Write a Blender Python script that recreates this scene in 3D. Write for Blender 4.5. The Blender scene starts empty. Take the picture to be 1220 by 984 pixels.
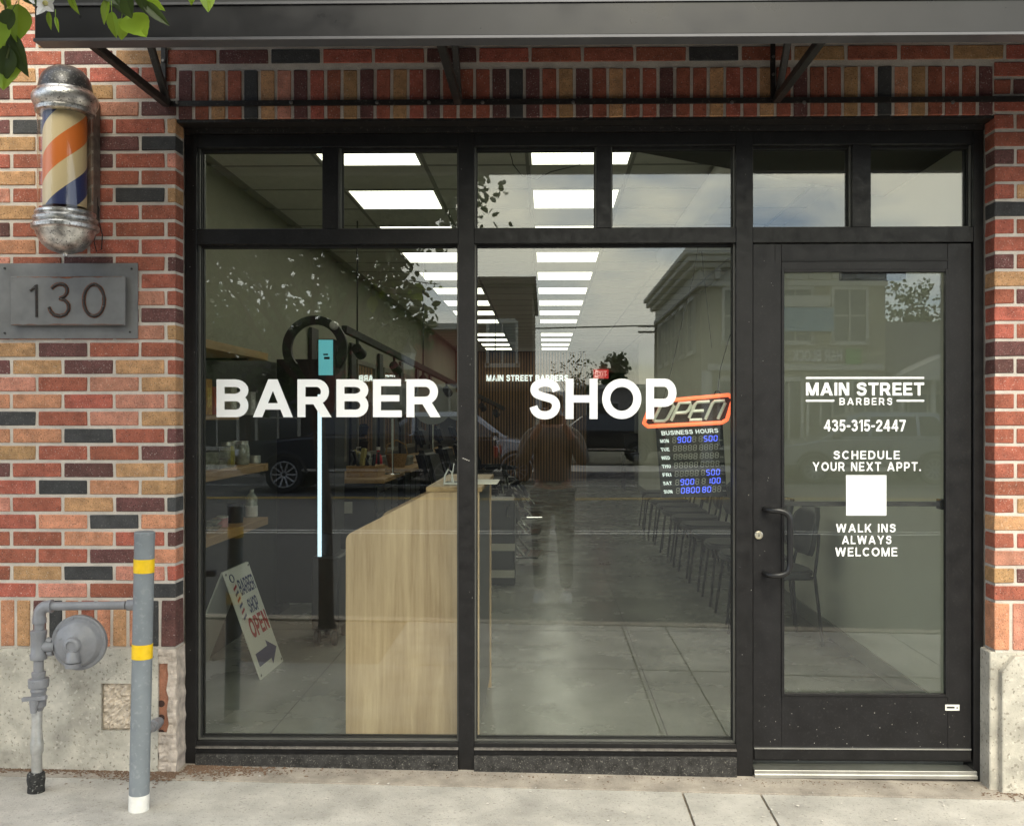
import bpy, bmesh, math, random
from mathutils import Vector, Matrix, noise as mnoise
random.seed(7)
R = math.radians
scene = bpy.context.scene
COL = scene.collection

# ------------------------------------------------------------------ camera
CAMP = Vector((0.0, -4.06, 1.43)); FPX = 1178.0; YAW = R(1.0); CY = 498.0
CX = 650.0 - FPX * math.tan(YAW)
FWD = Vector((-math.sin(YAW), math.cos(YAW), 0)); RGT = Vector((math.cos(YAW), math.sin(YAW), 0))
cam_data = bpy.data.cameras.new('camera'); cam = bpy.data.objects.new('camera', cam_data)
COL.objects.link(cam); scene.camera = cam
cam.location = CAMP; cam.rotation_euler = (R(90), 0, YAW)
cam_data.sensor_width = 36.0; cam_data.lens = FPX / 1220.0 * 36.0
cam_data.shift_x = (610.0 - CX) / 1220.0; cam_data.shift_y = (CY - 492.0) / 1220.0
cam_data.clip_start = 0.01; cam_data.clip_end = 6000

# ------------------------------------------------------------------ world, sun, exposure
SUN_EL, SUN_AZ = R(40), R(6)       # azimuth: to the right of straight behind the camera
SUND = Vector((math.sin(SUN_AZ) * math.cos(SUN_EL), -math.cos(SUN_AZ) * math.cos(SUN_EL), math.sin(SUN_EL)))
world = bpy.data.worlds.new('World'); scene.world = world; world.use_nodes = True
wn = world.node_tree; wn.nodes.clear()
def wnode(t, **kw):
    n = wn.nodes.new(t)
    for k, v in kw.items(): setattr(n, k, v)
    return n
wout = wnode('ShaderNodeOutputWorld'); wbg = wnode('ShaderNodeBackground'); wbg.inputs[1].default_value = 0.15
sky = wnode('ShaderNodeTexSky', sky_type='NISHITA', sun_disc=False)
sky.sun_elevation = SUN_EL; sky.sun_rotation = math.atan2(SUND.x, SUND.y); sky.air_density = 1.0; sky.dust_density = 0.5
wtc = wnode('ShaderNodeTexCoord'); wsep = wnode('ShaderNodeSeparateXYZ'); wn.links.new(wtc.outputs['Generated'], wsep.inputs[0])
def wmath(op, a, b=None, clamp=False):
    n = wnode('ShaderNodeMath', operation=op, use_clamp=clamp)
    for i, v in enumerate((a, b)):
        if v is None: continue
        if isinstance(v, (int, float)): n.inputs[i].default_value = v
        else: wn.links.new(v, n.inputs[i])
    return n.outputs[0]
zc = wmath('ADD', wmath('MAXIMUM', wsep.outputs[2], 0.0), 0.22)
wcmb = wnode('ShaderNodeCombineXYZ')
wn.links.new(wmath('DIVIDE', wsep.outputs[0], zc), wcmb.inputs[0]); wn.links.new(wmath('DIVIDE', wsep.outputs[1], zc), wcmb.inputs[1])
wcn = wnode('ShaderNodeTexNoise'); wcn.inputs['Scale'].default_value = 1.3; wcn.inputs['Detail'].default_value = 8; wcn.inputs['Roughness'].default_value = 0.55
wn.links.new(wcmb.outputs[0], wcn.inputs['Vector'])
wr = wnode('ShaderNodeMapRange'); wr.inputs['From Min'].default_value = 0.36; wr.inputs['From Max'].default_value = 0.56
wn.links.new(wcn.outputs['Fac'], wr.inputs['Value'])
wdot = wnode('ShaderNodeVectorMath', operation='DOT_PRODUCT'); wdot.inputs[1].default_value = SUND
wn.links.new(wtc.outputs['Generated'], wdot.inputs[0])
glow = wmath('POWER', wmath('MAXIMUM', wdot.outputs['Value'], 0.0), 7.0)
wgc = wnode('ShaderNodeMix', data_type='RGBA'); wn.links.new(glow, wgc.inputs['Factor'])
wgc.inputs['A'].default_value = (8.0, 8.9, 10.2, 1); wgc.inputs['B'].default_value = (38, 34.5, 23, 1)
wmx = wnode('ShaderNodeMix', data_type='RGBA'); wn.links.new(wr.outputs[0], wmx.inputs['Factor'])
wn.links.new(sky.outputs[0], wmx.inputs['A']); wn.links.new(wgc.outputs['Result'], wmx.inputs['B'])
wn.links.new(wmx.outputs['Result'], wbg.inputs[0]); wn.links.new(wbg.outputs[0], wout.inputs[0])
sun_data = bpy.data.lights.new('sun', 'SUN'); sun_data.energy = 1.5; sun_data.angle = R(24); sun_data.color = (1.0, 0.95, 0.86)
sun = bpy.data.objects.new('sun', sun_data); COL.objects.link(sun); sun.location = (3, -12, 12)
sun.rotation_euler = SUND.to_track_quat('Z', 'Y').to_euler()
scene.view_settings.view_transform = 'Standard'; scene.view_settings.look = 'None'
scene.view_settings.exposure = 0.45; scene.view_settings.gamma = 1.0
scene.render.engine = 'CYCLES'
scene.cycles.use_denoising = True
scene.cycles.max_bounces = 8; scene.cycles.transparent_max_bounces = 24
scene.cycles.caustics_reflective = False; scene.cycles.caustics_refractive = False
scene.cycles.sample_clamp_indirect = 6.0

# ------------------------------------------------------------------ helpers
def W(px, py, y):
    d = FWD + RGT * ((px - CX) / FPX) + Vector((0, 0, 1)) * ((CY - py) / FPX)
    return CAMP + d * ((y - CAMP.y) / d.y)
def in_view(p, m=12):
    v = Vector(p) - CAMP; d = v.dot(FWD)
    if d < 0.02: return False
    x = CX + FPX * v.dot(RGT) / d; y = CY - FPX * v.z / d
    return -m < x < 1220 + m and -m < y < 984 + m
def gz(x): return -0.02 - 0.0166 * max(-4.5, min(4.5, x))

MATS = {}
def mat(name, col=(.5, .5, .5), rough=.6, metal=0.0, mott=0.0, mscale=6.0, speck=0.0, sscale=300.0, bump=0.0, bscale=200.0,
        rnd=0.0, emit=None, estr=1.0, coat=0.0, space='OBJ', speckcol=(.02, .02, .02), spec=0.5, stretch=None, alpha=1.0, col2=None, rvar=0.0):
    if name in MATS: return MATS[name]
    m = bpy.data.materials.new(name); m.use_nodes = True; MATS[name] = m
    nt = m.node_tree; b = nt.nodes['Principled BSDF']
    b.inputs['Roughness'].default_value = rough; b.inputs['Metallic'].default_value = metal
    b.inputs['Specular IOR Level'].default_value = spec
    if coat: b.inputs['Coat Weight'].default_value = coat
    if alpha < 1: b.inputs['Alpha'].default_value = alpha
    L = nt.links.new
    if space == 'WORLD': vec = nt.nodes.new('ShaderNodeNewGeometry').outputs['Position']
    else: vec = nt.nodes.new('ShaderNodeTexCoord').outputs['Object']
    if stretch:
        mp = nt.nodes.new('ShaderNodeMapping'); mp.inputs['Scale'].default_value = stretch; L(vec, mp.inputs[0]); vec = mp.outputs[0]
    def noise(scale, det=4, rg=.6):
        n = nt.nodes.new('ShaderNodeTexNoise'); n.inputs['Scale'].default_value = scale; n.inputs['Detail'].default_value = det
        n.inputs['Roughness'].default_value = rg; L(vec, n.inputs['Vector']); return n.outputs['Fac']
    def rng(v, a, b_, c, d):
        r = nt.nodes.new('ShaderNodeMapRange')
        for k, x in zip(('From Min', 'From Max', 'To Min', 'To Max'), (a, b_, c, d)): r.inputs[k].default_value = x
        L(v, r.inputs['Value']); return r.outputs[0]
    def mixc(f, A, B, bt='MIX'):
        x = nt.nodes.new('ShaderNodeMix'); x.data_type = 'RGBA'; x.blend_type = bt
        if isinstance(f, float): x.inputs['Factor'].default_value = f
        else: L(f, x.inputs['Factor'])
        for k, v in (('A', A), ('B', B)):
            if isinstance(v, tuple): x.inputs[k].default_value = (*v[:3], 1)
            else: L(v, x.inputs[k])
        return x.outputs['Result']
    c = tuple(col)
    if mott:
        n = noise(mscale, 6)
        lo = tuple(col2) if col2 else tuple(x * (1 - mott) for x in col); hi = tuple(min(1, x * (1 + mott)) for x in col)
        c = mixc(rng(n, .3, .7, 0., 1.), lo, hi)
    if speck:
        n = noise(sscale, 2, .5)
        c = mixc(rng(n, .60, .68, 0., speck), c, tuple(speckcol))
        n2 = noise(sscale * .8, 1, .5)
        c = mixc(rng(n2, .66, .72, 0., speck * .45), c, (.75, .7, .62))
    if rnd:
        oi = nt.nodes.new('ShaderNodeObjectInfo')
        hs = nt.nodes.new('ShaderNodeHueSaturation')
        L(rng(oi.outputs['Random'], 0, 1, 1 - rnd, 1 + rnd), hs.inputs['Value'])
        L(rng(oi.outputs['Random'], 0, 1, .5 + rnd * .03, .5 - rnd * .03), hs.inputs['Hue'])
        if isinstance(c, tuple): hs.inputs['Color'].default_value = (*c[:3], 1)
        else: L(c, hs.inputs['Color'])
        c = hs.outputs[0]
    if isinstance(c, tuple): b.inputs['Base Color'].default_value = (*c[:3], 1)
    else: L(c, b.inputs['Base Color'])
    if rvar: L(rng(noise(mscale * 1.7, 5), .3, .7, max(0, rough - rvar), min(1, rough + rvar)), b.inputs['Roughness'])
    if bump:
        bp = nt.nodes.new('ShaderNodeBump'); bp.inputs['Strength'].default_value = bump; bp.inputs['Distance'].default_value = .004
        L(noise(bscale, 5), bp.inputs['Height']); L(bp.outputs[0], b.inputs['Normal'])
    if emit:
        b.inputs['Emission Color'].default_value = (*emit, 1); b.inputs['Emission Strength'].default_value = estr
    return m

def glass_mat(name, tint, f0):
    m = bpy.data.materials.new(name); m.use_nodes = True; MATS[name] = m
    nt = m.node_tree; nt.nodes.clear(); L = nt.links.new
    o = nt.nodes.new('ShaderNodeOutputMaterial'); mx = nt.nodes.new('ShaderNodeMixShader')
    t = nt.nodes.new('ShaderNodeBsdfTransparent'); t.inputs[0].default_value = (*tint, 1)
    g = nt.nodes.new('ShaderNodeBsdfGlossy'); g.inputs['Roughness'].default_value = 0.0; g.inputs['Color'].default_value = (.97, .98, 1, 1)
    lw = nt.nodes.new('ShaderNodeLayerWeight'); lw.inputs['Blend'].default_value = .5
    p = nt.nodes.new('ShaderNodeMath'); p.operation = 'POWER'; p.inputs[1].default_value = 4.0; L(lw.outputs['Facing'], p.inputs[0])
    r = nt.nodes.new('ShaderNodeMapRange'); r.inputs['To Min'].default_value = f0; r.inputs['To Max'].default_value = .9; L(p.outputs[0], r.inputs['Value'])
    L(r.outputs[0], mx.inputs[0]); L(t.outputs[0], mx.inputs[1]); L(g.outputs[0], mx.inputs[2]); L(mx.outputs[0], o.inputs[0])
    # a real pane is not perfectly flat: a very slight waviness
    bp = nt.nodes.new('ShaderNodeBump'); bp.inputs['Strength'].default_value = .05; bp.inputs['Distance'].default_value = .01
    n = nt.nodes.new('ShaderNodeTexNoise'); n.inputs['Scale'].default_value = 1.1; n.inputs['Detail'].default_value = 1
    tc = nt.nodes.new('ShaderNodeNewGeometry'); L(tc.outputs['Position'], n.inputs['Vector']); L(n.outputs['Fac'], bp.inputs['Height']); L(bp.outputs[0], g.inputs['Normal'])
    return m

def wood_mat(name, a, b_, rough=.45, axis='Z', scale=1.0):
    m = bpy.data.materials.new(name); m.use_nodes = True; MATS[name] = m
    nt = m.node_tree; L = nt.links.new; bs = nt.nodes['Principled BSDF']; bs.inputs['Roughness'].default_value = rough
    tc = nt.nodes.new('ShaderNodeTexCoord'); mp = nt.nodes.new('ShaderNodeMapping')
    s = {'Z': (14, 14, .9), 'Y': (14, .9, 14), 'X': (.9, 14, 14)}[axis]; mp.inputs['Scale'].default_value = tuple(x * scale for x in s)
    L(tc.outputs['Object'], mp.inputs[0])
    n = nt.nodes.new('ShaderNodeTexNoise'); n.inputs['Scale'].default_value = 1.0; n.inputs['Detail'].default_value = 9; n.inputs['Roughness'].default_value = .62; n.inputs['Distortion'].default_value = .6
    L(mp.outputs[0], n.inputs['Vector'])
    mp2 = nt.nodes.new('ShaderNodeMapping'); mp2.inputs['Scale'].default_value = tuple(x * scale * 7 for x in s); L(tc.outputs['Object'], mp2.inputs[0])
    n2 = nt.nodes.new('ShaderNodeTexNoise'); n2.inputs['Detail'].default_value = 3; L(mp2.outputs[0], n2.inputs['Vector']); n2.inputs['Scale'].default_value = 1.0
    ad = nt.nodes.new('ShaderNodeMath'); ad.operation = 'MULTIPLY_ADD'; ad.inputs[1].default_value = .35; L(n2.outputs['Fac'], ad.inputs[0]); L(n.outputs['Fac'], ad.inputs[2])
    r = nt.nodes.new('ShaderNodeMapRange'); r.inputs['From Min'].default_value = .48; r.inputs['From Max'].default_value = .86; L(ad.outputs[0], r.inputs['Value'])
    x = nt.nodes.new('ShaderNodeMix'); x.data_type = 'RGBA'; x.inputs['A'].default_value = (*a, 1); x.inputs['B'].default_value = (*b_, 1); L(r.outputs[0], x.inputs['Factor'])
    L(x.outputs['Result'], bs.inputs['Base Color'])
    return m

class MB:
    def __init__(s): s.v = []; s.f = []
    def add(s, vs, fs):
        o = len(s.v); s.v += [tuple(p) for p in vs]; s.f += [tuple(i + o for i in f) for f in fs]; return s
    def box(s, a, b):
        x0, y0, z0 = (min(p, q) for p, q in zip(a, b)); x1, y1, z1 = (max(p, q) for p, q in zip(a, b))
        return s.add([(x0, y0, z0), (x1, y0, z0), (x1, y1, z0), (x0, y1, z0), (x0, y0, z1), (x1, y0, z1), (x1, y1, z1), (x0, y1, z1)],
                     [(0, 3, 2, 1), (4, 5, 6, 7), (0, 1, 5, 4), (1, 2, 6, 5), (2, 3, 7, 6), (3, 0, 4, 7)])
    def obox(s, p0, p1, w, h, up=(0, 0, 1)):
        p0, p1 = Vector(p0), Vector(p1); d = (p1 - p0).normalized(); u = Vector(up)
        if abs(d.dot(u)) > .99: u = Vector((1, 0, 0))
        a = d.cross(u).normalized() * w / 2; b = a.cross(d).normalized() * h / 2
        vs = [p + sa * a + sb * b for p in (p0, p1) for sa, sb in ((-1, -1), (1, -1), (1, 1), (-1, 1))]
        return s.add(vs, [(0, 1, 2, 3), (7, 6, 5, 4), (0, 4, 5, 1), (1, 5, 6, 2), (2, 6, 7, 3), (3, 7, 4, 0)])
    def tube(s, pts, r, n=8, closed=False):
        pts = [Vector(p) for p in pts]; k = len(pts); rs = r if isinstance(r, (list, tuple)) else [r] * k
        o = len(s.v); ref = None
        for i, p in enumerate(pts):
            if closed: d = pts[(i + 1) % k] - pts[i - 1]
            else: d = pts[min(i + 1, k - 1)] - pts[max(i - 1, 0)]
            d.normalize()
            if ref is None: ref = Vector((0, 0, 1)) if abs(d.z) < .9 else Vector((1, 0, 0))
            a = (ref - d * ref.dot(d))
            if a.length < 1e-4: a = d.orthogonal()
            a.normalize(); ref = a; b = d.cross(a)
            for j in range(n):
                t = 2 * math.pi * j / n; s.v.append(tuple(p + (a * math.cos(t) + b * math.sin(t)) * rs[i]))
        for i in range(k if closed else k - 1):
            i2 = (i + 1) % k
            for j in range(n): s.f.append((o + i * n + j, o + i * n + (j + 1) % n, o + i2 * n + (j + 1) % n, o + i2 * n + j))
        if not closed:
            s.f.append(tuple(o + j for j in reversed(range(n)))); s.f.append(tuple(o + (k - 1) * n + j for j in range(n)))
        return s
    def lathe(s, prof, c=(0, 0, 0), n=24, axis='Z', squash=(1, 1)):
        o = len(s.v); c = Vector(c)
        for r, h in prof:
            for j in range(n):
                t = 2 * math.pi * j / n; a, b = r * math.cos(t) * squash[0], r * math.sin(t) * squash[1]
                q = {'Z': (a, b, h), 'Y': (a, h, b), 'X': (h, a, b)}[axis]
                s.v.append(tuple(c + Vector(q)))
        k = len(prof)
        for i in range(k - 1):
            for j in range(n): s.f.append((o + i * n + j, o + i * n + (j + 1) % n, o + (i + 1) * n + (j + 1) % n, o + (i + 1) * n + j))
        s.f.append(tuple(o + j for j in reversed(range(n)))); s.f.append(tuple(o + (k - 1) * n + j for j in range(n)))
        return s
    def prism(s, poly, a, b, axis='Y'):
        k = len(poly)
        def P(u, v, w): return {'Y': (u, w, v), 'X': (w, u, v), 'Z': (u, v, w)}[axis]
        vs = [P(u, v, a) for u, v in poly] + [P(u, v, b) for u, v in poly]
        return s.add(vs, [tuple(range(k)), tuple(reversed(range(k, 2 * k)))] + [(i, i + k, (i + 1) % k + k, (i + 1) % k) for i in range(k)])
    def mesh(s, name, m, smooth=False, bevel=0.0, seg=1, fix=True):
        me = bpy.data.meshes.new(name); me.from_pydata(s.v, [], s.f)
        if fix or bevel:
            bm = bmesh.new(); bm.from_mesh(me)
            if bevel:
                bmesh.ops.bevel(bm, geom=[e for e in bm.edges if e.calc_face_angle(0) > R(35)], offset=bevel, segments=seg, affect='EDGES', clamp_overlap=True)
            bmesh.ops.recalc_face_normals(bm, faces=bm.faces); bm.to_mesh(me); bm.free()
        if m: me.materials.append(m)
        if smooth:
            me.polygons.foreach_set('use_smooth', [True] * len(me.polygons))
            try: me.set_sharp_from_angle(angle=R(38))
            except Exception: pass
        me.update(); return me
    def build(s, name, m, parent=None, smooth=False, bevel=0.0, seg=1, fix=True):
        return link(name, s.mesh(name, m, smooth, bevel, seg, fix), parent)
def link(name, me, parent=None, loc=None):
    o = bpy.data.objects.new(name, me); COL.objects.link(o)
    if parent is not None:
        o.parent = parent
        if parent.type == 'EMPTY' and parent.get('_world'): o.matrix_parent_inverse = Matrix.Translation(-parent.location)
    if loc is not None: o.location = loc
    return o
def tag(o, label, cat=None, group=None, kind=None):
    if label: o['label'] = label
    if cat: o['category'] = cat
    if group: o['group'] = group
    if kind: o['kind'] = kind
    return o
def thing(name, label, cat, loc=(0, 0, 0), group=None, world=True):
    o = bpy.data.objects.new(name, None); COL.objects.link(o); o.location = loc; o.empty_display_size = .1
    if world: o['_world'] = 1
    return tag(o, label, cat, group)
def struct(o): o['kind'] = 'structure'; return o
def copy_tree(o, parent=None):
    c = o.copy(); COL.objects.link(c)
    if parent is not None: c.parent = parent
    for ch in o.children: copy_tree(ch, c)
    return c
def place(proto, loc, rz=0, label=None, first=False, scale=None):
    c = proto if first else copy_tree(proto)
    c.location = loc; c.rotation_euler = (0, 0, rz)
    if scale: c.scale = (scale,) * 3
    if label: c['label'] = label
    return c
# --- a heavy sans lettering drawn from strokes: 'b' bar, 'q' slanted stroke with level ends, 'r' ribbon along a line, 'c' closed ribbon
def _arc(cx, cy, rx, ry, a0, a1, n=10): return [(cx + rx * math.cos(R(a0 + (a1 - a0) * i / n)), cy + ry * math.sin(R(a0 + (a1 - a0) * i / n))) for i in range(n + 1)]
def _smooth(p):
    o = []
    for i in range(len(p) - 1):
        p0, p1, p2, p3 = p[max(i - 1, 0)], p[i], p[i + 1], p[min(i + 2, len(p) - 1)]
        for t in (0, .33, .67):
            o.append(tuple(.5 * (2 * b + (c - a) * t + (2 * a - 5 * b + 4 * c - d) * t * t + (3 * b - a - 3 * c + d) * t ** 3) for a, b, c, d in zip(p0, p1, p2, p3)))
    return o + [p[-1]]
def glyph(ch, w):
    h = w / 2; k = w * .58                                       # k: half width of slanted strokes
    st = ('b', 0, 0, w, 1)
    if ch == 'A': return 1.0, [('q', k, 0, .5, 1, k), ('q', 1 - k, 0, .5, 1, k), ('b', .22, .2, .78, .2 + w * .85)]
    if ch == 'B': return .80, [st, ('r', [(w * .6, 1 - h), (.44, 1 - h)] + _arc(.46, .52 + (.48 - h) / 2, .27 - h * .3, (.48 - h) / 2, 90, -90) + [(w * .6, .52)]), ('r', [(w * .6, .52), (.48, .52)] + _arc(.50, h + (.52 - h) / 2, .30 - h, (.52 - h) / 2, 90, -90) + [(w * .6, h)])]
    if ch == 'C': return .88, [('r', _arc(.46, .5, .46 - h, .5 - h, 42, 318, 22))]
    if ch == 'D': return .84, [st, ('r', [(w * .6, 1 - h), (.36, 1 - h)] + _arc(.38, .5, .46 - h, .5 - h, 90, -90, 16) + [(w * .6, h)])]
    if ch == 'E': return .72, [st, ('b', w * .9, 1 - w * .9, .70, 1), ('b', w * .9, .5 - w * .42, .66, .5 + w * .42), ('b', w * .9, 0, .72, w * .9)]
    if ch == 'F': return .68, [st, ('b', w * .9, 1 - w * .9, .68, 1), ('b', w * .9, .46 - w * .42, .62, .46 + w * .42)]
    if ch == 'H': return .80, [st, ('b', .8 - w, 0, .8, 1), ('b', w * .9, .5 - w * .45, .8 - w * .9, .5 + w * .45)]
    if ch == 'I': return w, [st]
    if ch == 'K': return .86, [st, ('q', w * .9, .30, .84 - k, 1, k), ('q', .84 - k, 0, .34, .62, k)]
    if ch == 'L': return .66, [st, ('b', w * .9, 0, .66, w * .9)]
    if ch == 'M': return 1.0, [('b', 0, 0, w * .9, 1), ('b', 1 - w * .9, 0, 1, 1), ('q', .5, .0, w * .55, 1, k), ('q', .5, .0, 1 - w * .55, 1, k)]
    if ch == 'N': return .82, [('b', 0, 0, w * .95, 1), ('b', .82 - w * .95, 0, .82, 1), ('q', .82 - k * 1.1, 0, k * 1.1, 1, k * 1.1)]
    if ch == 'O': return .98, [('c', _arc(.49, .5, .49 - h, .5 - h, 0, 360 - 360 / 32, 31))]
    if ch == '0': return .64, [('c', _arc(.32, .5, .32 - h, .5 - h, 0, 360 - 360 / 28, 27))]
    if ch == 'P': return .76, [st, ('r', [(w * .6, 1 - h), (.44, 1 - h)] + _arc(.46, .40 + (.6 - h) / 2, .30 - h, (.6 - h) / 2, 90, -90) + [(w * .6, .40)])]
    if ch == 'R': return .86, [st, ('r', [(w * .6, 1 - h), (.46, 1 - h)] + _arc(.48, .44 + (.56 - h) / 2, .31 - h, (.56 - h) / 2, 90, -90) + [(w * .6, .44)]), ('q', .86 - k * 1.15, 0, .46, .46, k * 1.1)]
    if ch == 'S': return .80, [('r', _smooth([(.69, .695), (.635, .82), (.53, .885), (.40, .905), (.27, .885), (.165, .82), (.135, .72), (.18, .63), (.30, .575), (.44, .535), (.58, .49), (.66, .41), (.675, .30), (.62, .18), (.51, .11), (.38, .093), (.25, .12), (.155, .20), (.11, .31)]))]
    if ch == 'T': return .80, [('b', 0, 1 - w * .9, .8, 1), ('b', .4 - h, 0, .4 + h, 1 - w * .9)]
    if ch == 'U': return .80, [('r', [(h, 1), (h, .40)] + _arc(.4, .38, .4 - h, .38 - h, 180, 360, 14) + [(.8 - h, .40), (.8 - h, 1)])]
    if ch == 'V': return .95, [('q', .475, 0, k, 1, k), ('q', .475, 0, .95 - k, 1, k)]
    if ch == 'W': return 1.32, [('q', .34, 0, k, 1, k), ('q', .34, 0, .66, 1, k * .95), ('q', .98, 0, .66, 1, k * .95), ('q', .98, 0, 1.32 - k, 1, k)]
    if ch == 'X': return .92, [('q', k, 0, .92 - k, 1, k * 1.1), ('q', .92 - k, 0, k, 1, k * 1.1)]
    if ch == 'Y': return .94, [('q', .47, .40, k, 1, k), ('q', .47, .40, .94 - k, 1, k), ('b', .47 - h, 0, .47 + h, .46)]
    if ch == '1': return .42, [('b', .42 - w, 0, .42, 1), ('q', 0.05, .72, .42 - w, .97, k * .6)]
    if ch == '2': return .66, [('r', _smooth([(h, .70), (.14, .83), (.24, .90), (.34, .907), (.46, .88), (.55, .79), (.55, .67), (.48, .54), (.36, .42), (.22, .29), (.12, .16), (.09, .08)])), ('b', 0, 0, .66, w * .9)]
    if ch == '3': return .66, [('r', _smooth([(.09, .76), (.15, .86), (.26, .905), (.40, .89), (.52, .81), (.52, .67), (.42, .57), (.26, .545)])), ('r', _smooth([(.26, .535), (.44, .52), (.56, .41), (.56, .25), (.46, .13), (.32, .092), (.18, .13), (.09, .26)]))]
    if ch == '4': return .72, [('b', .42, 0, .42 + w, 1), ('q', k * .9, .24, .46, 1, k * .8), ('b', .0, .22, .72, .22 + w * .85)]
    if ch == '5': return .66, [('b', .12, 1 - w * .9, .62, 1), ('q', .09 + h * .3, .42, .15 + h * .3, 1, h), ('r', _smooth([(.10, .50), (.24, .585), (.40, .57), (.53, .47), (.56, .33), (.50, .18), (.36, .095), (.22, .11), (.09, .24)]))]
    if ch == '7': return .66, [('b', 0, 1 - w * .9, .66, 1), ('q', .22, 0, .55, 1 - w * .8, k)]
    if ch == '-': return .38, [('b', 0, .36, .38, .36 + w * .9)]
    if ch == '.': return w, [('b', 0, 0, w, w)]
    if ch == '&': return .92, [('r', _smooth([(.86, .05), (.62, .33), (.36, .66), (.32, .80), (.42, .90), (.54, .84), (.54, .72), (.40, .58), (.20, .44), (.11, .28), (.20, .12), (.38, .09), (.58, .17), (.72, .34), (.78, .46)]))]
    if ch == ' ': return .34, []
    return .6, [st]
def text_mesh_unit(s, w, gap):
    """front faces in the xy plane, a back face set 1 behind; one z layer for each stroke"""
    mb = MB(); x = 0.0
    def plate(p, z):
        n = len(p); mb.add([(a, b, z) for a, b in p] + [(a, b, -1) for a, b in p], [tuple(range(n))] + [(i, i + n, (i + 1) % n + n, (i + 1) % n) for i in range(n)])
    for ch in s:
        adv, els = glyph(ch, w)
        for e, el in enumerate(els):
            z = .06 * e
            if el[0] == 'b': plate([(x + el[1], el[2]), (x + el[3], el[2]), (x + el[3], el[4]), (x + el[1], el[4])], z)
            elif el[0] == 'q':
                _, x0, y0, x1, y1, k = el
                plate([(x + x0 - k, y0), (x + x0 + k, y0), (x + x1 + k, y1), (x + x1 - k, y1)], z)
            else:
                pts = [(x + a, b) for a, b in el[1]]; n = len(pts); cl = el[0] == 'c'; L_, R_ = [], []
                for i in range(n):
                    def dirn(i0, i1):
                        dx, dy_ = pts[i1][0] - pts[i0][0], pts[i1][1] - pts[i0][1]; l = math.hypot(dx, dy_) or 1e-9; return dx / l, dy_ / l
                    a = dirn(i - 1, i) if (i > 0 or cl) else dirn(0, 1); b = dirn(i, (i + 1) % n) if (i < n - 1 or cl) else a
                    nx, ny = -(a[1] + b[1]), a[0] + b[0]; l = math.hypot(nx, ny) or 1e-9; nx /= l; ny /= l
                    m_ = min(1.6, 1 / max(.3, nx * -a[1] + ny * a[0])) * w / 2
                    L_.append((pts[i][0] + nx * m_, pts[i][1] + ny * m_)); R_.append((pts[i][0] - nx * m_, pts[i][1] - ny * m_))
                o = len(mb.v)
                for l, r in zip(L_, R_): mb.v += [(*l, z), (*r, z), (*l, -1), (*r, -1)]
                for i in range(n if cl else n - 1):
                    a, b = o + 4 * i, o + 4 * ((i + 1) % n); mb.f += [(a, a + 1, b + 1, b), (a, b, b + 2, a + 2), (a + 1, a + 3, b + 3, b + 1)]
        x += adv + gap
    return mb
def text_quad(name, s, O, u, v, m, parent, bold=0.02, thick=0.001, spacing=1.0, shear=0.0):
    """lettering stretched over the parallelogram O, O+u, O+v (u along the line, v up), thick along the outward normal"""
    w_, gp = .12 + bold * 2.3, .115 + (spacing - 1) * .8; O, u, v = Vector(O), Vector(u), Vector(v); n = u.cross(v).normalized()
    words = []; x = 0.0                                            # each word is a piece of its own
    for wd in s.split(' '):
        mb = text_mesh_unit(wd, w_, gp); mb.v = [(p[0] + x, p[1], p[2]) for p in mb.v]; words.append(mb)
        x += sum(glyph(c, w_)[0] + gp for c in wd) + glyph(' ', w_)[0] + gp
    av = [p for mb in words for p in mb.v]; xs = [p[0] for p in av]; ys = [p[1] for p in av]; x0, x1, y0, y1 = min(xs), max(xs), min(ys), max(ys)
    for mb in words:
        mb.v = [tuple(O + u * ((p[0] - x0) / (x1 - x0)) + v * ((p[1] - y0) / (y1 - y0)) + n * (thick * (1 + p[2]))) for p in mb.v]
        o = mb.build(name, m, parent, fix=False)
    return o
def text_px(name, s, x0, y0, x1, y1, y, m, parent, **kw):
    a, b, c = W(x0, y1, y), W(x1, y1, y), W(x0, y0, y)
    return text_quad(name, s, a, b - a, c - a, m, parent, **kw)
def smoothstep_arc(p0, p1, p2, n=6):
    p0, p1, p2 = Vector(p0), Vector(p1), Vector(p2)
    return [p0 * (1 - t) ** 2 + p1 * 2 * t * (1 - t) + p2 * t * t for t in (i / n for i in range(n + 1))]

# ------------------------------------------------------------------ materials
BR = {}
for k, c in dict(r=(.36, .105, .066), o=(.53, .24, .135), p=(.52, .225, .155), t=(.46, .26, .125), m=(.13, .052, .047), d=(.046, .046, .047)).items():
    BR[k] = mat('brick_' + k, c, rough=.85, mott=.3, mscale=26, speck=.95 if k not in 'd' else .3, sscale=240, bump=.9, bscale=210, rnd=.17, space='WORLD',
                speckcol=tuple(x * .22 for x in c))
M_mortar = mat('mortar', (.60, .545, .485), .95, mott=.18, mscale=9, speck=.4, sscale=420, bump=.8, bscale=320, space='WORLD')
M_conc = mat('plinth_concrete', (.43, .405, .35), .92, mott=.42, mscale=7, speck=.7, sscale=75, bump=.5, bscale=150, space='WORLD', speckcol=(.17, .15, .12))
M_walk = mat('sidewalk_concrete', (.45, .43, .395), .9, mott=.3, mscale=3.6, speck=.42, sscale=90, bump=.9, bscale=160, space='WORLD', speckcol=(.16, .14, .12))
M_strip = mat('strip_concrete', (.35, .31, .265), .92, mott=.35, mscale=7, speck=.4, sscale=150, bump=.6, bscale=200, space='WORLD', speckcol=(.14, .11, .09))
M_black = mat('black_aluminium', (.010, .0095, .010), .42, spec=.28, mott=.3, mscale=14, speck=.02, sscale=120, speckcol=(.3, .3, .28), rvar=.12)
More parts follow.
